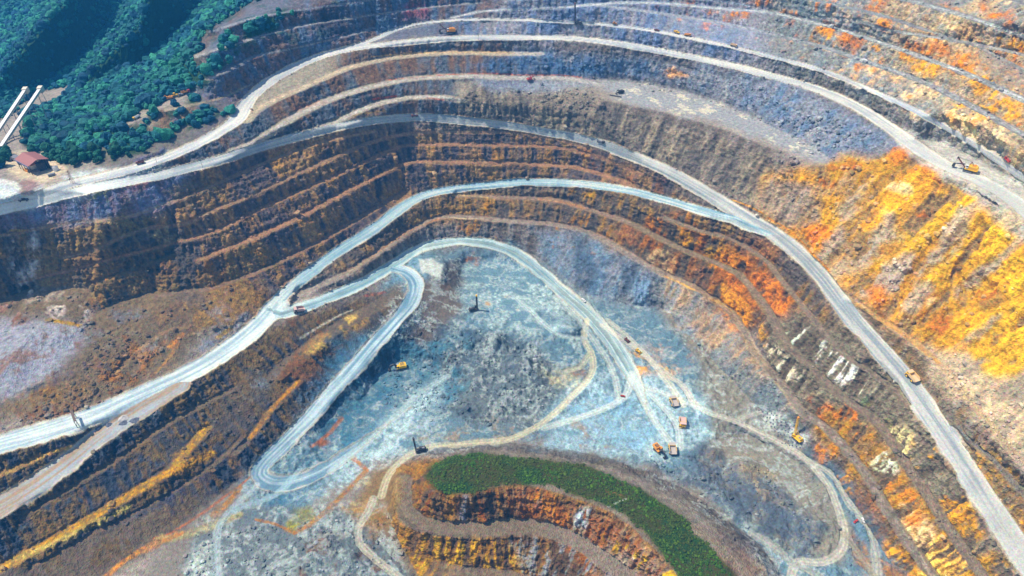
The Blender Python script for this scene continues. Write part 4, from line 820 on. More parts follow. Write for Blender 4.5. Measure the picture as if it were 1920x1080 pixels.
o = mass('rubble', p, rr, RNG.uniform(.55, .95, len(p)), tt, M_SOIL, 1, .22, False, .28)
tag(o, 'loose broken boulders strewn over the slopes and ledges', 'rubble', kind='stuff')
#ENDMASS

# ------------------------------------------------------------------ machine and building helpers
def paint(name, c, rough=.5, metal=0.0, dust=.35, dustc=(150, 142, 136)):
    m, nt, b = new_mat(name); N = nt.nodes.new; L = nt.links.new
    tc = N('ShaderNodeTexCoord'); n = N('ShaderNodeTexNoise'); n.inputs['Scale'].default_value = 1.1; n.inputs['Detail'].default_value = 5
    L(tc.outputs['Object'], n.inputs['Vector'])
    mr = N('ShaderNodeMapRange'); mr.inputs['From Min'].default_value = .4; mr.inputs['From Max'].default_value = .75; mr.inputs['To Max'].default_value = dust
    L(n.outputs['Fac'], mr.inputs['Value']); mx = N('ShaderNodeMix'); mx.data_type = 'RGBA'; L(mr.outputs[0], mx.inputs['Factor'])
    mx.inputs['A'].default_value = (*S(*c), 1); mx.inputs['B'].default_value = (*S(*dustc), 1); L(mx.outputs['Result'], b.inputs['Base Color'])
    b.inputs['Roughness'].default_value = rough; b.inputs['Metallic'].default_value = metal; return m
MY = paint('yellow_paint', (244, 190, 20), .45, 0, .25); MO = paint('orange_paint', (226, 148, 44), .45, 0, .2); MK = paint('dark_steel', (44, 46, 54), .6, .2, .3)
MG = paint('grey_steel', (120, 122, 128), .6, .2, .4); MT = paint('tyre_rubber', (30, 30, 32), .9, 0, .45); MW = paint('white_paint', (224, 222, 218), .5, 0, .2); MR = paint('red_paint', (176, 46, 36), .5, 0, .2)
MB_ = paint('bed_dust', (178, 168, 160), .85, 0, .6); MTN = paint('tan_bed', (222, 186, 140), .8, 0, .4); MGL = paint('window_glass', (24, 32, 42), .12, 0, .05)
MRF = paint('red_roof', (170, 112, 106), .8, 0, .2, (150, 110, 100)); MBL = paint('blue_panel', (112, 134, 176), .6, 0, .2); MCR = paint('cream_cladding', (214, 202, 180), .7, 0, .2); MWD = paint('weathered_wood', (96, 78, 64), .9, 0, .3)
MBR = paint('brown_red', (120, 60, 50), .8, 0, .4); MPK = paint('dusty_pink', (206, 170, 160), .8, 0, .3); MBK = paint('bark', (74, 58, 44), .95, 0, .2); MVR = paint('magenta_red', (170, 40, 70), .5, 0, .2)
class MB:
    def __init__(s): s.bm = bmesh.new()
    def box(s, c, d, rot=None, bev=.05):
        r = bmesh.ops.create_cube(s.bm, size=1); vs = r['verts']
        M = Matrix.Translation(c) @ (rot.to_4x4() if rot is not None else Matrix.Identity(4)) @ Matrix.Diagonal((*d, 1))
        bmesh.ops.transform(s.bm, matrix=M, verts=vs)
        if bev: bmesh.ops.bevel(s.bm, geom=list({e for v in vs for e in v.link_edges}), offset=min(bev, min(d)*.3), segments=1, affect='EDGES')
        return s
    def cyl(s, a, b, r, n=16, r2=None):
        a, b = Vector(a), Vector(b); d = b-a; rr = bmesh.ops.create_cone(s.bm, cap_ends=True, segments=n, radius1=r, radius2=r if r2 is None else r2, depth=d.length)
        bmesh.ops.transform(s.bm, matrix=Matrix.Translation((a+b)/2) @ d.to_track_quat('Z', 'Y').to_matrix().to_4x4(), verts=rr['verts']); return s
    def bar(s, a, b, w_, h_=None):
        a, b = Vector(a), Vector(b); d = b-a; h_ = h_ or w_
        return s.box((a+b)/2, (w_, h_, d.length), d.to_track_quat('Z', 'Y').to_matrix(), 0)
    def prism(s, pts, y0, y1, bev=.05):
        """pts: (x, z) outline extruded from y0 to y1"""
        A = [s.bm.verts.new((x, y0, z)) for x, z in pts]; B = [s.bm.verts.new((x, y1, z)) for x, z in pts]; n = len(pts)
        s.bm.faces.new(A[::-1]); s.bm.faces.new(B)
        for i in range(n): s.bm.faces.new((A[i], A[(i+1) % n], B[(i+1) % n], B[i]))
        return s
    def build(s, name, mat, parent=None):
        bmesh.ops.recalc_face_normals(s.bm, faces=s.bm.faces)
        me = bpy.data.meshes.new(name); s.bm.to_mesh(me); s.bm.free(); me.materials.append(mat)
        o = bpy.data.objects.new(name, me); col.objects.link(o)
        if parent: o.parent = parent
        return o
def empty(name, label, cat, group=None):
    o = bpy.data.objects.new(name, None); o.empty_display_size = 2; col.objects.link(o); return tag(o, label, cat, group)
def copy_tree(o, parent=None):
    c = o.copy(); col.objects.link(c); c.parent = parent
    for ch in list(o.children): copy_tree(ch, c)
    return c
def put(o, px, py, tx, ty, tilt=True, scale=1.0, lift=0.0):
    """stand a thing on the ground, facing the ground point (tx, ty)"""
    a = at(px, py); b = at(tx, ty); d = b-a; d.z = 0; d.normalize(); yaw = math.atan2(d.y, d.x)
    pitch = 0
    if tilt:
        dz = (at(px+(tx-px)*.5, py+(ty-py)*.5).z-a.z)/max(1, (at(px+(tx-px)*.5, py+(ty-py)*.5)-a).xy.length); pitch = -math.atan(max(-.12, min(.12, dz)))
    o.location = a+Vector((0, 0, lift)); o.rotation_euler = (0, pitch, yaw); o.scale = (scale,)*3; return o
def stadium(L_, r, cx=0, n=8):
    P = []
    for k in range(n+1): a = -math.pi/2+math.pi*k/n; P.append((cx+L_/2-r+r*math.cos(a), r+r*math.sin(a)))
    for k in range(n+1): a = math.pi/2+math.pi*k/n; P.append((cx-L_/2+r+r*math.cos(a), r+r*math.sin(a)))
    return P
def track(root, L_, w_, r, y, mat=None):
    t_ = MB().prism(stadium(L_, r), y-w_/2, y+w_/2)
    for k in range(int(L_/.45)): t_.box((-L_/2+r*.6+k*.45, y, 2*r), (.2, w_*1.04, .16), None, 0)
    t_ = t_.build('track', mat or MK, root)
    f = MB().box((0, y, r), (L_-2*r, w_*1.1, r*.8)); 
    for k in range(4): x = -L_/2+r+(L_-2*r)*k/3; f.cyl((x, y-w_*.56, r*.8), (x, y+w_*.56, r*.8), r*.62, 12)
    f.build('track_frame', MG, t_); return t_
def haul_truck(label, body=MY, bed=MB_, group='haul trucks working in the pit'):
    R_ = empty('haul_truck', label, 'haul truck', group)
    MB().box((0, 0, 1.7), (9.6, 1.7, .9)).box((3.9, 0, 1.6), (1.4, 4.6, .5)).cyl((-2.6, -2, 1.45), (-2.6, 2, 1.45), .5).cyl((3.0, -2, 1.4), (3.0, 2, 1.4), .35).build('chassis', MK, R_)
    h = MB().box((4.4, .3, 2.7), (1.9, 2.6, 1.7)).box((3.6, 0, 3.55), (3.0, 5.6, .22)).build('engine_deck', body, R_)
    g = MB()
    for k in range(6): g.box((5.37, .3, 2.05+k*.25), (.08, 2.1, .12), None, 0)
    g.build('grille', MK, h)
    for y in (-2.2, 2.2): MB().cyl((5.2, y, 2.2), (5.42, y, 2.2), .24, 12).build('headlight', MW, R_)
    MB().box((5.15, 0, 1.25), (.5, 5.4, .5)).build('bumper', body, R_)
    c = MB().box((3.55, 1.75, 4.5), (1.9, 1.7, 1.7), None, .12).build('cab', body, R_)
    MB().box((4.52, 1.75, 4.75), (.06, 1.4, .8), None, .02).box((3.6, 2.62, 4.75), (1.3, .06, .8), None, .02).box((3.6, .88, 4.75), (1.3, .06, .8), None, .02).build('window', MGL, c)
    l = MB(); l.bar((5.5, 1.2, .9), (5.2, 2.4, 3.6), .09).bar((5.5, .6, .9), (5.2, 1.8, 3.6), .09)
    for k in range(7): l.bar((5.45-.03*k, 1.25+.17*k, 1.1+.37*k), (5.45-.03*k, .65+.17*k, 1.1+.37*k), .07)
    l.build('ladder', MW, R_)
    for y in (-2.75, 2.75): MB().bar((2.2, y, 3.6), (2.2, y, 4.6), .07).bar((5, y, 3.6), (5, y, 4.6), .07).bar((2.2, y, 4.6), (5, y, 4.6), .07).build('handrail', body, R_)
    b = MB().prism([(2.2, 3.1), (2.2, 5.4), (2.0, 5.4), (1.9, 3.4), (-4.9, 2.75), (-5.6, 3.3), (-5.7, 3.1), (-4.9, 2.4)], -2.65, 2.65)
    for y in (-1, 1): b.prism([(2.2, 3.1), (2.2, 5.4), (-3.6, 5.0), (-5.6, 3.4), (-4.9, 2.4)], y*2.65, y*2.95)
    b.prism([(2.0, 5.25), (2.0, 5.5), (4.9, 5.75), (4.9, 5.55)], -2.8, 2.8)
    for k in range(5): b.box((1.6-k*1.5, 3.0, 4.0-k*.18), (.22, .14, 1.9-.2*k), None, 0).box((1.6-k*1.5, -3.0, 4.0-k*.18), (.22, .14, 1.9-.2*k), None, 0)
    b = b.build('dump_bed', bed, R_)
    MB().box((2.05, 0, 5.58), (.3, 5.9, .14)).box((-.8, 2.82, 5.28), (5.6, .34, .12), Matrix.Rotation(-.07, 3, 'Y'), .02).box((-.8, -2.82, 5.28), (5.6, .34, .12), Matrix.Rotation(-.07, 3, 'Y'), .02).build('bed_rim', body, b)
    for x, y, w_ in ((3.0, 2.35, 1.0), (3.0, -2.35, 1.0), (-2.6, 2.0, 1.9), (-2.6, -2.0, 1.9)):
        t_ = MB().cyl((x, y-w_/2, 1.45), (x, y+w_/2, 1.45), 1.45, 24).build('wheel', MT, R_)
        s_ = 1 if y > 0 else -1
        MB().cyl((x, y+s_*w_/2, 1.45), (x, y+s_*(w_/2+.06), 1.45), .8, 16).cyl((x, y+s_*w_/2, 1.45), (x, y+s_*(w_/2+.2), 1.45), .35, 12).build('rim', body, t_)
    return R_
def excavator(label, body=MY, arm=MK, reach=1.0, name='excavator', cat='excavator', front=True, slew=0.0, group=None):
    R_ = empty(name, label, cat, group)
    for y in (-2.1, 2.1): track(R_, 7.4, 1.1, .75, y)
    MB().box((0, 0, 1.25), (3.2, 3.4, .8)).cyl((0, 0, 1.5), (0, 0, 1.95), 1.6, 20).build('undercarriage', MK, R_)
    rot = Matrix.Rotation(slew, 4, 'Z')
    def fin(mb, name, mat, par=R_):
        bmesh.ops.transform(mb.bm, matrix=rot, verts=mb.bm.verts[:]); return mb.build(name, mat, par)
    h = fin(MB().box((-1.3, 0, 2.2), (7.6, 5.0, .5)).box((-2.2, -.2, 3.3), (4.6, 4.6, 1.9), None, .15), 'house', body)
    fin(MB().box((-4.6, 0, 3.0), (1.5, 4.9, 1.9), None, .3), 'counterweight', body)
    g = MB()
    for k in range(5): g.box((-3.6+.7*k, -.2, 4.29), (.4, 3.4, .1), None, 0)
    g.cyl((-2.4, -1.6, 4.2), (-2.4, -1.6, 5.2), .16, 10); fin(g, 'engine_grille', MK, h)
    c = fin(MB().box((1.4, 1.7, 3.7), (2.0, 1.5, 2.6), None, .15), 'cab', body)
    fin(MB().box((2.42, 1.7, 3.95), (.06, 1.2, 1.5), None, .02).box((1.5, 2.47, 4.1), (1.5, .06, 1.2), None, .02), 'window', MGL, c)
    q = reach
    fin(MB().prism([(1.2, 2.2), (2.2, 2.2), (4.6*q, 5.4), (7.6*q, 4.6), (7.7*q, 5.2), (4.4*q, 6.4), (1.0, 3.2)], -.5, .4), 'boom', arm)
    fin(MB().prism([(7.2*q, 5.6), (7.9*q, 5.4), (8.9*q, 1.5), (8.3*q, 1.4)], -.35, .25), 'stick', arm)
    fin(MB().prism([(8.2*q, 1.9), (9.1*q, 1.7), (9.6*q, .9), (9.2*q, .2), (8.1*q, .1), (7.3*q, .5), (7.5*q, .7), (8.2*q, .5), (8.8*q, .8), (8.5*q, 1.3)], -1.3, 1.2).prism([(8.2*q, 1.8), (9.3*q, 1.2), (8.9*q, .3), (7.6*q, .4)], -1.34, -1.2).prism([(8.2*q, 1.8), (9.3*q, 1.2), (8.9*q, .3), (7.6*q, .4)], 1.1, 1.24), 'bucket', MK)
    fin(MB().cyl((2.0, .7, 2.4), (4.4*q, .7, 5.2), .2, 10).cyl((2.0, -.8, 2.4), (4.4*q, -.8, 5.2), .2, 10).cyl((5.0*q, 0, 6.4), (7.4*q, 0, 5.9), .18, 10), 'hydraulic_cylinder', MG)
    return R_
def rope_shovel(label, body=MY, slew=0.0):
    R_ = empty('rope_shovel', label, 'rope shovel', 'rope shovels on the upper terraces')
    for y in (-2.9, 2.9): track(R_, 8.6, 1.6, .95, y)
    MB().box((0, 0, 1.6), (5, 4.4, 1.2)).cyl((0, 0, 2.1), (0, 0, 2.7), 2.6, 24).build('undercarriage', MK, R_)
    h = MB().box((-1.8, 0, 3.0), (10.4, 6.8, .6)).box((-3.0, 0, 5.0), (7.6, 6.2, 3.6), None, .15).build('house', body, R_)
    g = MB().box((-3.4, 1.4, 7.1), (3.4, 1.8, .7)).box((-4.2, -1.5, 7.1), (2.2, 1.6, .8))
    for k in range(8): g.box((-6.3+k*.9, 3.12, 4.9), (.5, .08, 2.2), None, 0)
    g.build('roof_vents', MO, h)
    MB().box((-7.3, 0, 4.2), (1.4, 6.6, 2.6), None, .2).build('counterweight', body, R_)
    c = MB().box((2.0, 2.5, 5.6), (2.2, 1.9, 3.0), None, .12).build('cab', MW, R_)
    MB().box((3.12, 2.5, 6.0), (.06, 1.6, 1.2), None, .02).box((2.0, 3.47, 6.0), (1.7, .06, 1.2), None, .02).build('window', MGL, c)
    b = MB()
    for y in (-1.0, 1.0): b.prism([(2.6, 2.9), (3.4, 2.8), (12.2, 10.6), (11.8, 11.2)], y-.22, y+.22)
    for k in range(5): x = 4+k*1.8; b.bar((x, -1, 3.6+k*1.6), (x, 1, 3.6+k*1.6), .3)
    b.build('boom', MBR, R_)
    MB().cyl((12.2, -1.2, 11.0), (12.2, 1.2, 11.0), .8, 18).build('point_sheave', MK, R_)
    g = MB()
    for y in (-1.4, 1.4): g.bar((1.6, y, 3.2), (-.4, y*.6, 10.0), .35).bar((-3.0, y, 6.8), (-.4, y*.6, 10.0), .3)
    g.bar((-.4, -1, 10), (-.4, 1, 10), .35).build('gantry', MBR, R_)
    r = MB()
    for y in (-.7, .7): r.bar((-.4, y, 10), (12.1, y, 11.5), .09).bar((12.7, y*.5, 10.6), (12.6, y*.5, 4.4), .09)
    r.build('hoist_rope', MK, R_)
    MB().box((8.6, 0, 5.6), (9.2, .9, .8), Matrix.Rotation(.20, 3, 'Y'), .06).build('dipper_handle', MK, R_)
    MB().prism([(11.9, 4.6), (13.6, 4.8), (14.4, 3.4), (14.5, 1.6), (14.2, 1.6), (14.0, 3.0), (12.4, 2.6), (12.2, 1.2), (11.9, 1.2)], -1.5, 1.5).prism([(11.9, 4.5), (13.6, 4.7), (14.4, 3.3), (14.4, 1.7), (12.0, 1.3)], -1.62, -1.45).prism([(11.9, 4.5), (13.6, 4.7), (14.4, 3.3), (14.4, 1.7), (12.0, 1.3)], 1.45, 1.62).build('dipper', MK, R_)
    return R_
def drill_rig(label, body=MK, tip=MY, mast_h=17.0, name='drill_rig', cat='drill rig', group=None):
    R_ = empty(name, label, cat, group)
    for y in (-1.9, 1.9): track(R_, 6.0, .9, .65, y)
    MB().box((-.3, 0, 1.75), (9.2, 4.2, .5)).build('deck', body, R_)
    h = MB().box((-1.9, -.3, 3.0), (4.8, 3.2, 2.0), None, .12).build('machinery_house', body, R_)
    MB().cyl((-1.4, -1, 4), (-1.4, -1, 4.9), .22, 10).box((-2.6, .3, 4.1), (1.8, 1.6, .3)).build('exhaust', MG, h)
    c = MB().box((2.6, 1.5, 3.1), (1.8, 1.6, 2.2), None, .1).build('cab', body, R_)
    MB().box((3.53, 1.5, 3.4), (.06, 1.3, 1.1), None, .02).box((2.6, 2.33, 3.4), (1.3, .06, 1.1), None, .02).build('window', MGL, c)
    m_ = MB(); x0, x1, y0, y1 = 3.0, 4.1, -1.4, -.1
    for x in (x0, x1):
        for y in (y0, y1): m_.box((x, y, .8+mast_h/2), (.26, .26, mast_h), None, 0)
    n = int(mast_h/1.3)
    for k in range(n):
        z = .9+k*1.3
        for y in (y0, y1): m_.bar((x0, y, z), (x1, y, z+1.3), .14)
        for x in (x0, x1): m_.bar((x, y0, z), (x, y1, z+1.3), .14)
    m_.cyl(((x0+x1)/2, (y0+y1)/2, .3), ((x0+x1)/2, (y0+y1)/2, mast_h), .22, 10).box(((x0+x1)/2, (y0+y1)/2, mast_h*.62), (.9, 1.0, 1.6), None, 0)
    ms = m_.build('mast', body, R_)
    MB().box(((x0+x1)/2, (y0+y1)/2, mast_h+1.3), (1.5, 1.7, 1.7), None, .1).build('mast_head', tip, ms)
    MB().bar((-.5, -1.5, 3.8), (3.0, -1.4, 8.5), .2).bar((-.5, 0, 3.8), (3.0, -.1, 8.5), .2).build('mast_brace', body, R_)
    for x, y in ((3.9, 1.8), (3.9, -2.0), (-4.4, 0)): MB().cyl((x, y, .1), (x, y, 2.0), .22, 10).cyl((x, y, 0), (x, y, .14), .5, 12).build('jack', MG, R_)
    return R_
def dozer(label, body=MY, blade=True, group=None, name='bulldozer', cat='bulldozer'):
    R_ = empty(name, label, cat, group)
    for y in (-1.3, 1.3): track(R_, 4.6, .7, .6, y)
    MB().box((.9, 0, 1.7), (2.8, 1.5, 1.4), None, .12).box((-1.4, 0, 1.5), (1.8, 2.2, 1.0)).build('body', body, R_)
    c = MB().box((-.9, 0, 2.9), (1.6, 1.7, 1.5), None, .1).build('cab', body, R_)
    MB().box((-.07, 0, 3.0), (.06, 1.4, .9), None, .02).box((-.9, .87, 3.0), (1.2, .06, .8), None, .02).box((-.9, -.87, 3.0), (1.2, .06, .8), None, .02).build('window', MGL, c)
    MB().prism([(3.0, .1), (3.3, .05), (3.15, .7), (3.3, 1.5), (3.05, 1.5), (2.9, .7)], -2.1, 2.1).build('blade', body, R_)
    MB().bar((0, -1.75, .7), (3.0, -1.75, .6), .22).bar((0, 1.75, .7), (3.0, 1.75, .6), .22).build('push_arm', MG, R_)
    MB().prism([(-3.4, .2), (-3.2, .1), (-2.8, 1.6), (-3.1, 1.8)], -.3, .3).box((-2.6, 0, 1.5), (1.2, .5, .4)).build('ripper', MK, R_)
    MB().cyl((1.4, .4, 2.3), (1.4, .4, 3.3), .11, 8).build('exhaust', MK, R_)
    return R_
def pickup(label, body=MW, group='light vehicles in the pit', name='pickup_truck', cat='pickup truck', bedm=None, scale=1):
    R_ = empty(name, label, cat, group)
    MB().box((.2, 0, .85), (5.2, 1.9, .55), None, .12).box((1.9, 0, 1.2), (1.5, 1.8, .3), None, .1).build('body', body, R_)
    c = MB().prism([(-.8, 1.1), (1.4, 1.1), (.8, 1.85), (-.6, 1.9)], -.85, .85).build('cab', body, R_)
    MB().box((1.12, 0, 1.48), (.05, 1.5, .5), Matrix.Rotation(-.6, 3, 'Y'), 0).box((.2, .87, 1.5), (1.2, .04, .4), None, 0).box((.2, -.87, 1.5), (1.2, .04, .4), None, 0).build('window', MGL, c)
    MB().box((-1.6, .88, 1.35), (1.7, .1, .5), None, 0).box((-1.6, -.88, 1.35), (1.7, .1, .5), None, 0).box((-2.4, 0, 1.35), (.1, 1.8, .5), None, 0).build('cargo_bed', bedm or body, R_)
    for x in (-1.4, 1.8):
        for y in (-.9, .9): 
            t_ = MB().cyl((x, y-.14, .42), (x, y+.14, .42), .42, 16).build('wheel', MT, R_)
            MB().cyl((x, y-.16, .42), (x, y+.16, .42), .2, 10).build('rim', MG, t_)
    return R_
def box_truck(label, body, bed, group=None):
    """small tipper lorry"""
    R_ = empty('tipper_lorry', label, 'lorry', group)
    MB().box((0, 0, .95), (7.2, 1.4, .35)).build('chassis', MK, R_)
    c = MB().box((2.9, 0, 1.9), (1.7, 2.4, 1.9), None, .15).build('cab', body, R_)
    MB().box((3.76, 0, 2.3), (.06, 2.0, .8), None, .02).box((3.0, 1.22, 2.3), (1.0, .05, .7), None, .02).box((3.0, -1.22, 2.3), (1.0, .05, .7), None, .02).build('window', MGL, c)
    MB().box((-.9, 0, 1.35), (5.0, 2.5, .2)).box((-.9, 1.2, 2.0), (5.0, .14, 1.3)).box((-.9, -1.2, 2.0), (5.0, .14, 1.3)).box((1.6, 0, 2.1), (.14, 2.5, 1.5)).box((-3.35, 0, 1.95), (.14, 2.5, 1.2)).build('tipper_bed', bed, R_)
    for x in (2.6, -1.4, -2.7):
        for y in (-1.0, 1.0):
            t_ = MB().cyl((x, y-.2, .55), (x, y+.2, .55), .55, 16).build('wheel', MT, R_); MB().cyl((x, y-.22, .55), (x, y+.22, .55), .25, 10).build('rim', MG, t_)
    return R_
# ------------------------------------------------------------------ machines where they work
put(haul_truck('dusty haul truck parked on the pit floor, upper of two in a line', MY, MB_), 1263, 757, 1254, 735, scale=.95)
put(haul_truck('yellow haul truck with violet grey bed standing alone below the other parked one', MY, MPK), 1279, 795, 1281, 825, scale=.95)
put(haul_truck('haul truck with open dark bed being loaded beside the orange excavator', MY, MB_), 1260, 846, 1255, 820, scale=.95)
put(haul_truck('tan yellow haul truck driving up the long road on the right wall', MY, MTN), 1708, 710, 1690, 690, scale=.95)
put(haul_truck('pinkish grey haul truck rounding the hairpin bend at left', MG, MPK), 561, 585, 535, 590, scale=.95)
put(excavator('large orange excavator loading a haul truck on the pale pit floor', MO, MK, 1.0, slew=-.2, group='hydraulic excavators'), 1234, 845, 1262, 868, scale=1.0)
put(excavator('yellow excavator with dark arm digging the blue rock in the left of the pit', MY, MK, 1.0, group='hydraulic excavators'), 750, 691, 722, 697, scale=1.15)
put(rope_shovel('big yellow rope shovel with raised brown boom on the right hand terrace'), 1814, 321, 1780, 312, scale=.85)
put(rope_shovel('orange yellow rope shovel far off below the topmost haul road', MO), 843, 62, 815, 63, scale=.85)
put(drill_rig('black drill rig with yellow topped mast on the upper pit floor', MK, MY, 17, group='blast hole drill rigs'), 888, 582, 905, 578)
put(drill_rig('dark drill rig beside the tan track above the green hill', MK, MK, 15, group='blast hole drill rigs'), 789, 846, 770, 850)
put(drill_rig('tall dark drill rig far away on the topmost white terrace', MK, MBR, 22, group='blast hole drill rigs'), 1084, 47, 1070, 46)
o = put(drill_rig('slim orange yellow drill rig with leaning mast beside drilled ground at right', MY, MO, 19, group='blast hole drill rigs'), 1494, 824, 1484, 812)
o.rotation_euler = (0, .12, o.rotation_euler.z)
put(drill_rig('small red drill rig on the upper right terrace road', MR, MR, 11, group='blast hole drill rigs'), 1888, 302, 1880, 296, scale=.75)
put(dozer('small brown bulldozer beside the main floor road, upper of the pair', MBR, group='bulldozers by the floor road'), 1175, 639, 1184, 646, scale=.95)
put(dozer('small yellow brown bulldozer by the orange ground, lower of the pair', MY, group='bulldozers by the floor road'), 1196, 660, 1206, 668, scale=1.0)
put(excavator('small orange red excavator on the red stained ledge', MR, MR, .8, slew=.5), 994, 151, 1010, 151, scale=.8)
put(excavator('dark excavator standing on the grey shelf beside a long pipe', MK, MK, .8), 1163, 175, 1150, 178, scale=.8)
put(box_truck('dark red lorry on the middle haul road near its crest', MBR, MBR), 778, 219, 765, 220)
put(box_truck('black lorry on the middle haul road before it turns down right', MK, MG), 1126, 268, 1138, 272, scale=1.2)
put(box_truck('brown red lorry at the roadside under the forest', MBR, MBR), 264, 307, 250, 310)
lv = 'light vehicles on the topmost terrace'
put(dozer('orange loader on the topmost terrace beside the far drill rig', MO, group=lv, name='wheel_loader', cat='loader'), 1152, 46, 1160, 47, scale=.9)
put(pickup('small brown pickup on the topmost terrace, left of a yellow one', MBR, lv), 1231, 58, 1240, 59, scale=1.1)
put(pickup('small yellow pickup on the topmost terrace between two brown ones', MY, lv), 1268, 63, 1276, 65, scale=1.3)
put(box_truck('orange lorry in the middle of the topmost terrace road', MO, MO, lv), 1289, 68, 1300, 70)
put(box_truck('tan yellow lorry rightmost on the topmost terrace road', MTN, MTN, lv), 1375, 87, 1386, 90)
put(pickup('white pickup on the main floor road below the pale bend'), 1094, 565, 1085, 556, scale=1.1)
put(pickup('red pickup parked by the dark slope at the end of the floor road', MR), 1167, 744, 1175, 745, scale=.8)
put(pickup('red pickup beside the floor track at the lower right', MR), 1603, 981, 1598, 985, scale=.8)
put(pickup('white pickup on the floor track at the lower right'), 1618, 977, 1622, 984, scale=.9)
put(pickup('black pickup on the pale road at the far left', MK, bedm=MG), 44, 377, 56, 376, scale=1.5)
ly = 'machines on the clearing in the forest'
put(excavator('orange excavator on the forest clearing', MO, MO, .8, group=ly), 318, 186, 308, 188, scale=.75)
put(dozer('yellow bulldozer on the forest clearing beside a grey pickup', MY, group=ly), 330, 181, 340, 180, scale=1.1)
put(pickup('grey pickup on the forest clearing between bulldozer and red lorry', MG, ly), 338, 180, 345, 178, scale=1.4)
put(box_truck('magenta red lorry at the upper end of the forest clearing', MVR, MO, ly), 349, 175, 360, 172, scale=1.2)
put(box_truck('pale yellow lorry at the lower end of the forest clearing', MY, MW, ly), 257, 222, 250, 226)
# ------------------------------------------------------------------ poles, pipe, gantry, heaps
P_ = empty('utility_pole', 'thin utility pole', 'utility pole', 'utility poles along the haul roads')
MB().cyl((0, 0, -.5), (0, 0, 9), .16, 10, .1).build('post', MWD, P_); MB().box((0, 0, 8.4), (.14, 2.2, .14), None, 0).build('crossarm', MWD, P_)
for y in (-.9, 0, .9): MB().cyl((0, y, 8.45), (0, y, 8.75), .08, 8).build('insulator', MW, P_)
for k, (x, y, l) in enumerate([(818, 98, 'utility pole at the tan ledge below the far rope shovel'), (897, 75, 'utility pole beside the white upper road, right of the far rope shovel'), (1149, 79, 'utility pole on the white upper road below the orange loader'), (1279, 100, 'utility pole on the white upper road below the orange lorry'),
    (294, 305, 'utility pole beside the red lorry at the forest foot'), (380, 314, 'utility pole between the two merging left hand roads'), (792, 478, 'utility pole at the head of the loop road'), (628, 92, 'utility pole where the two upper roads part')]):
    c = P_ if k == 0 else copy_tree(P_); c['label'] = l; put(c, x, y, x+10, y, False)
T_ = empty('power_pylon', 'small steel lattice pylon on the pale junction beside the crusher', 'pylon')
m_ = MB()
for sx, sy in ((1, 1), (1, -1), (-1, 1), (-1, -1)): m_.bar((sx*1.3, sy*1.3, 0), (sx*.3, sy*.3, 13), .14)
for k in range(8):
    z = k*1.5; a = 1.3-z/13; b = 1.3-(z+1.5)/13
    m_.bar((a, a, z), (-b, b, z+1.5), .09).bar((a, -a, z), (-b, -b, z+1.5), .09).bar((a, a, z), (b, -b, z+1.5), .09).bar((-a, a, z), (-b, -b, z+1.5), .09)
m_.build('tower', MBR, T_); MB().box((0, 0, 10), (.2, 5, .2), None, 0).box((0, 0, 12.2), (.2, 3.6, .2), None, 0).build('crossarm', MBR, T_); put(T_, 137, 344, 150, 344, False)
m_ = MB(); a, b = at(1143, 179, .7), at(1165, 183, .7); m_.cyl(a, b, .65, 14); tag(m_.build('steel_pipe', MK), 'long dark steel pipe lying on the grey shelf', 'pipe')
G_ = empty('cable_gantry', 'weathered timber gantry standing across the wide pale road at left', 'gantry')
m_ = MB()
for x in (-6, 6):
    for y in (-.8, .8): m_.box((x, y, 3.5), (.4, .4, 7), None, 0)
    m_.bar((x, -.8, 1), (x, .8, 6), .25)
m_.build('post', MWD, G_); MB().box((0, 0, 7.2), (13, 1.8, .5), None, 0).build('beam', MWD, G_)
a, b = at(140, 781), at(148, 803); G_.location = (a+b)/2; d = b-a; G_.rotation_euler = (0, 0, math.atan2(d.y, d.x))
V_, F_ = ico(3)
def heap(name, px, py, rx, ry, h, mat, label, cat, group):
    """one poured heap of rock with an uneven skirt"""
    bm = bmesh.new(); n = 20; rings = 6; sd = px*.37+py*.11
    c = bm.verts.new((0, 0, h)); prev = None; allr = []
    for k in range(1, rings+1):
        t_ = k/rings; ring = []
        for q in range(n):
            a = 2*math.pi*q/n; w_ = 1+.13*math.sin(3*a+sd)+.08*math.sin(7*a+sd*2)
            ring.append(bm.verts.new((rx*t_*w_*math.cos(a), ry*t_*w_*math.sin(a), h*(1-t_)**.9*(1+.15*math.sin(5*a+sd+k))-(.5 if k == rings else 0))))
        allr.append(ring)
    for q in range(n): bm.faces.new((c, allr[0][q], allr[0][(q+1) % n]))
    for k in range(rings-1):
        for q in range(n): bm.faces.new((allr[k][q], allr[k+1][q], allr[k+1][(q+1) % n], allr[k][(q+1) % n]))
    me = bpy.data.meshes.new(name); bm.to_mesh(me); bm.free(); me.materials.append(mat); o = bpy.data.objects.new(name, me); col.objects.link(o)
    o.location = at(px, py); return tag(o, label, cat, group)
M_DK = paint('dark_rock', (84, 90, 104), .95, 0, .5, (120, 124, 134)); M_PL = paint('pale_rock', (176, 172, 168), .95, 0, .5, (206, 200, 190))
hg = 'small rock heaps on the spur below the wide road'
for (x, y, rx, l) in [(183, 801, 3.2, 'leftmost dark rock heap on the pale spur road'), (204, 796, 3, 'second dark rock heap from the left on the pale spur road'), (232, 793, 3.6, 'dark rock heap in front of the pale boulder pile on the spur'), (253, 788, 4.2, 'rightmost dark rock heap on the pale spur road')]: heap('rock_heap', x, y, rx, rx*.8, 1.5, M_DK, l, 'rock heap', hg)
heap('rock_heap', 232, 784, 4.5, 3.6, 2.2, M_PL, 'pale boulder pile on the spur above the row of dark heaps', 'rock heap', hg)
proto = None
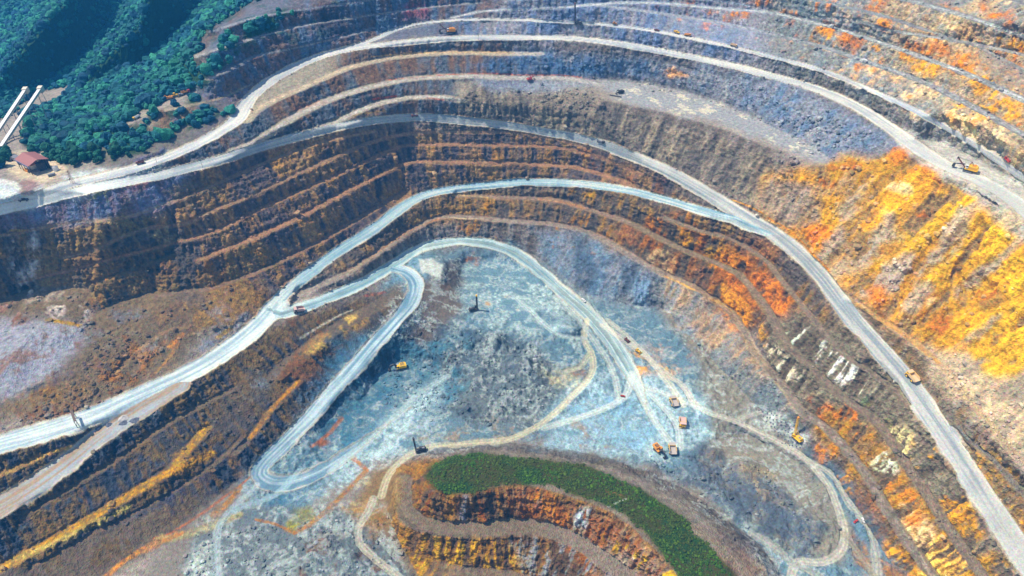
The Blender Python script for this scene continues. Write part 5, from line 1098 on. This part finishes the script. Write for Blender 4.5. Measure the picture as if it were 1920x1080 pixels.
for r_ in range(7):
    for c_ in range(7):
        x = 1424+c_*7+r_*7+RNG.uniform(-1.5, 1.5); y = 770+r_*10+c_*2+RNG.uniform(-1.5, 1.5)
        if proto is None: proto = heap('drill_cuttings', x, y, .75, .75, .5, M_DK, 'small dark cone of drill cuttings in the drilled pattern beside the orange rig', 'drill cuttings', 'drill cuttings in the blast pattern')
        else: c = proto.copy(); col.objects.link(c); c.location = at(x, y)
# ------------------------------------------------------------------ crusher building, shed and conveyors
B_ = empty('crusher_building', 'crusher building with rust red pitched roof and pale blue side panel', 'industrial building')
W2, L2, HE, HR = 8.5, 11.5, 11.0, 14.0     # half width, half length, eaves, ridge
r_ = MB().prism([(-L2-1, 0), (L2+1, 0), (L2+1, .01), (-L2-1, .01)], 0, 0.01) if False else MB()
for s_ in (-1, 1):
    bm_ = r_.bm; z0_, z1_ = HE-.35, HR
    vs = [bm_.verts.new(v) for v in ((-L2-1, s_*(W2+1), z0_), (L2+1, s_*(W2+1), z0_), (L2+1, 0, z1_), (-L2-1, 0, z1_), (-L2-1, s_*(W2+1), z0_+.25), (L2+1, s_*(W2+1), z0_+.25), (L2+1, 0, z1_+.25), (-L2-1, 0, z1_+.25))]
    for f in ((0, 1, 2, 3), (4, 5, 6, 7), (0, 1, 5, 4), (1, 2, 6, 5), (2, 3, 7, 6), (3, 0, 4, 7)): bm_.faces.new([vs[q] for q in f])
rf = r_.build('roof', MRF, B_)
sm_ = MB()
for k in range(24): 
    for s_ in (-1, 1): sm_.bar((-L2-.8+k*1.05, s_*(W2+.9), HE+.0), (-L2-.8+k*1.05, 0, HR+.3), .1)
sm_.build('roof_seam', MRF, rf)
MB().box((0, -W2, 9.4), (2*L2, .2, 2.8), None, 0).box((0, -W2-.9, 10.9), (2*L2+2, .15, .8), None, 0).build('wall', MBL, B_)
w2_ = MB().box((-L2+.1, 0, 7.5), (.2, 2*W2-.4, 6), None, 0).box((0, W2, 5.5), (2*L2, .2, 11), None, 0); w2_.build('wall', MG, B_)
for k in range(5): 
    x = -L2+.6+k*(2*L2-1.2)/4
    for y in (-W2+.3, W2-.6): MB().box((x, y, 5.4), (.45, .45, 10.8), None, 0).build('column', MK, B_)
hp = MB().prism([(-4, 6.5), (4, 6.5), (2, 2), (-2, 2)], -4, 3).build('hopper', MCR, B_); MB().box((0, -.5, 6.7), (8.6, 7.6, .3)).build('hopper_rim', MO, hp)
MB().box((6, 3, 4), (5, 6, 8)).box((-7, 2, 3), (4, 7, 6)).build('machinery', MK, B_)
for k in range(4): MB().box((-8+k*5.2, -W2-.13, 9.4), (2.4, .08, 1.1), None, 0).build('window', MGL, B_)
st_ = MB()
for k in range(10): st_.box((L2+1+k*.5, -3, 7.5-k*.75), (.5, 1.4, .1), None, 0)
st_.build('stairs', MG, B_)
put(B_, 68, 318, 92, 328, False)
H_ = empty('storage_shed', 'small pale grey shed behind the crusher building', 'shed')
MB().box((0, 0, 1.6), (8, 5, 3.2)).build('wall', MW, H_)
MB().prism([(-4.4, 3.2), (4.4, 3.2), (4.4, 3.4), (0, 4.5), (-4.4, 3.4)], -2.9, 2.9).build('roof', MG, H_); MB().box((0, -2.53, 1.1), (1.2, .08, 2.2), None, 0).build('door', MBR, H_); MB().box((2.6, -2.53, 1.9), (1.2, .08, .9), None, 0).build('window', MGL, H_)
put(H_, 28, 300, 40, 302, False)
for k, (x, y, tx, ty, m_c, l) in enumerate([(98,330,110,326,MG,'grey container right of the crusher building'), (52,322,62,326,MO,'orange container left below the crusher building'), (40,306,50,304,MBL,'pale blue container between shed and crusher building')]):
    C_ = empty('container', l, 'container', 'containers in the plant yard'); MB().box((0, 0, 1.35), (6, 2.4, 2.5), None, .06).build('body', m_c, C_)
    m_ = MB()
    for q in range(9):
        for s_ in (-1, 1): m_.box((-2.6+q*.65, s_*1.22, 1.35), (.2, .08, 2.2), None, 0)
    m_.build('rib_panel', m_c, C_)
    for s_ in (-1, 1): MB().box((3.03, s_*.58, 1.35), (.06, 1.1, 2.2), None, 0).build('door', MG, C_)
    put(C_, x, y, tx, ty, False)
K_ = empty('storage_tank', 'squat white storage tank at the edge of the plant yard', 'tank'); MB().cyl((0, 0, 0), (0, 0, 4), 2.4, 24).build('shell', MW, K_); MB().cyl((0, 0, 4), (0, 0, 4.7), 2.5, 24, .4).build('roof', MG, K_); put(K_, 106, 320, 120, 320, False)
def conveyor(A, B, label, k):
    a, b = Vector(A), Vector(B); d = b-a; L_ = d.length
    R_ = empty('conveyor_gallery', label, 'conveyor', 'twin inclined conveyor galleries'); R_.location = a
    R_.rotation_euler = (0, -math.asin(d.z/L_), math.atan2(d.y, d.x))
    g = MB().box((L_/2, 0, 0), (L_, 3.0, 2.6), None, .1).build('gallery', MCR, R_)
    MB().prism([(-0, 1.3), (L_, 1.3), (L_, 1.5), (0, 1.5)], -1.7, 1.7).build('roof', MW, g)
    w_ = MB()
    for q in range(int(L_/3)): w_.box((1.5+q*3, -1.53, .2), (1.4, .06, .7), None, 0)
    w_.build('window', MGL, g)
    MB().box((L_+1.5, 0, -.4), (6, 5, 6), None, .2).build('head_house', MCR, R_)
    inv = (Matrix.Translation(a) @ R_.rotation_euler.to_matrix().to_4x4()).inverted()
    for t_ in (.2, .45, .7, .97):
        top = a+d*t_; gz = top.z-34; m_ = MB()
        for s_ in (-1, 1):
            p0 = inv @ Vector((top.x-2.5*s_, top.y, top.z-1.3)); p1 = inv @ Vector((top.x-5*s_, top.y+1, gz)); m_.bar(p0, p1, .5)
        for q in (.3, .6):
            m_.bar(inv @ Vector((top.x-2.5-2.5*q, top.y, top.z-1.3+(gz-top.z)*q)), inv @ Vector((top.x+2.5+2.5*q, top.y, top.z-1.3+(gz-top.z)*q)), .35)
        m_.build('trestle', MG, R_)
    return R_
conveyor((*unproj(-30, 286, 134), 134), (*unproj(47, 170, 150), 150), 'left hand cream conveyor gallery rising past the forest', 0)
conveyor((*unproj(2, 276, 134), 134), (*unproj(75, 168, 150), 150), 'right hand cream conveyor gallery rising past the forest', 1)
# ------------------------------------------------------------------ single trees at the near edge of the forest
CR_ = []
for q in range(5):
    bm = bmesh.new(); rr_ = random.Random(q)
    for b in range(9):
        a = rr_.uniform(0, 6.28); r0 = rr_.uniform(.0, .55) if b else 0; z0_ = rr_.uniform(-.25, .5); rad_ = rr_.uniform(.38, .62)
        rr2 = bmesh.ops.create_icosphere(bm, subdivisions=2, radius=rad_)
        for v_ in rr2['verts']: v_.co = Vector((v_.co.x*(1+rr_.uniform(-.28, .28))+r0*math.cos(a), v_.co.y*(1+rr_.uniform(-.28, .28))+r0*math.sin(a), v_.co.z*(1+rr_.uniform(-.25, .25))*.85+z0_))
    me = bpy.data.meshes.new('crown'); bm.to_mesh(me); bm.free()
    c = np.ones((len(me.vertices), 4), np.float32); c[:, :3] = (S(22, 84, 62)*(.6+.12*q))*(1+.15*RNG.standard_normal((len(me.vertices), 1)))
    a_ = me.attributes.new('tint', 'FLOAT_COLOR', 'POINT'); a_.data.foreach_set('color', c.clip(.005, .8).ravel().astype(np.float32)); me.materials.append(M_LEAF); CR_.append(me)
TK = MB().cyl((0, 0, -.6), (0, 0, .75), .075, 8, .04); TK.bar((0, 0, .3), (.3, .1, .8), .05).bar((0, 0, .4), (-.25, .15, .85), .05)
tk = TK.build('trunk', MBK); tkm = tk.data; bpy.data.objects.remove(tk)
for k, (p_, r_) in enumerate(TREES):
    R_ = empty('tree', 'leafy green broadleaf tree at the lower edge of the forest', 'tree', 'single trees at the forest edge')
    R_.location = Vector(p_); R_.rotation_euler = (0, 0, k*1.7); sc_ = r_*1.15; R_.scale = (sc_,)*3
    t_ = bpy.data.objects.new('trunk', tkm); col.objects.link(t_); t_.parent = R_
    c = bpy.data.objects.new('crown', CR_[k % 5]); col.objects.link(c); c.parent = R_; c.location = (0, 0, .9)

# ------------------------------------------------------------------ haze
lo = float(PP[..., 2].min())-1.0
hx0, hx1, hy0, hy1 = float(PP[..., 0].min())-20, float(PP[..., 0].max())+20, min(-60.0, float(PP[..., 1].min())-20), float(PP[..., 1].max())+20
bm = bmesh.new(); bmesh.ops.create_cube(bm, size=1.0)
for v_ in bm.verts: v_.co = ((hx0+hx1)/2+v_.co.x*(hx1-hx0), (hy0+hy1)/2+v_.co.y*(hy1-hy0), (lo+max(H+4, float(PP[..., 2].max())+30))/2+v_.co.z*(max(H+4, float(PP[..., 2].max())+30)-lo))
me = bpy.data.meshes.new('haze'); bm.to_mesh(me); bm.free(); hz = bpy.data.objects.new('haze', me); col.objects.link(hz); hz['kind'] = 'stuff'
m, nt_, b_ = new_mat('haze'); nt_.nodes.remove(b_); pv = nt_.nodes.new('ShaderNodeVolumePrincipled')
pv.inputs['Color'].default_value = (.05, .42, 1.0, 1); pv.inputs['Density'].default_value = .00016; pv.inputs['Anisotropy'].default_value = 0.0
nt_.links.new(pv.outputs[0], nt_.nodes['Material Output'].inputs['Volume']); me.materials.append(m)
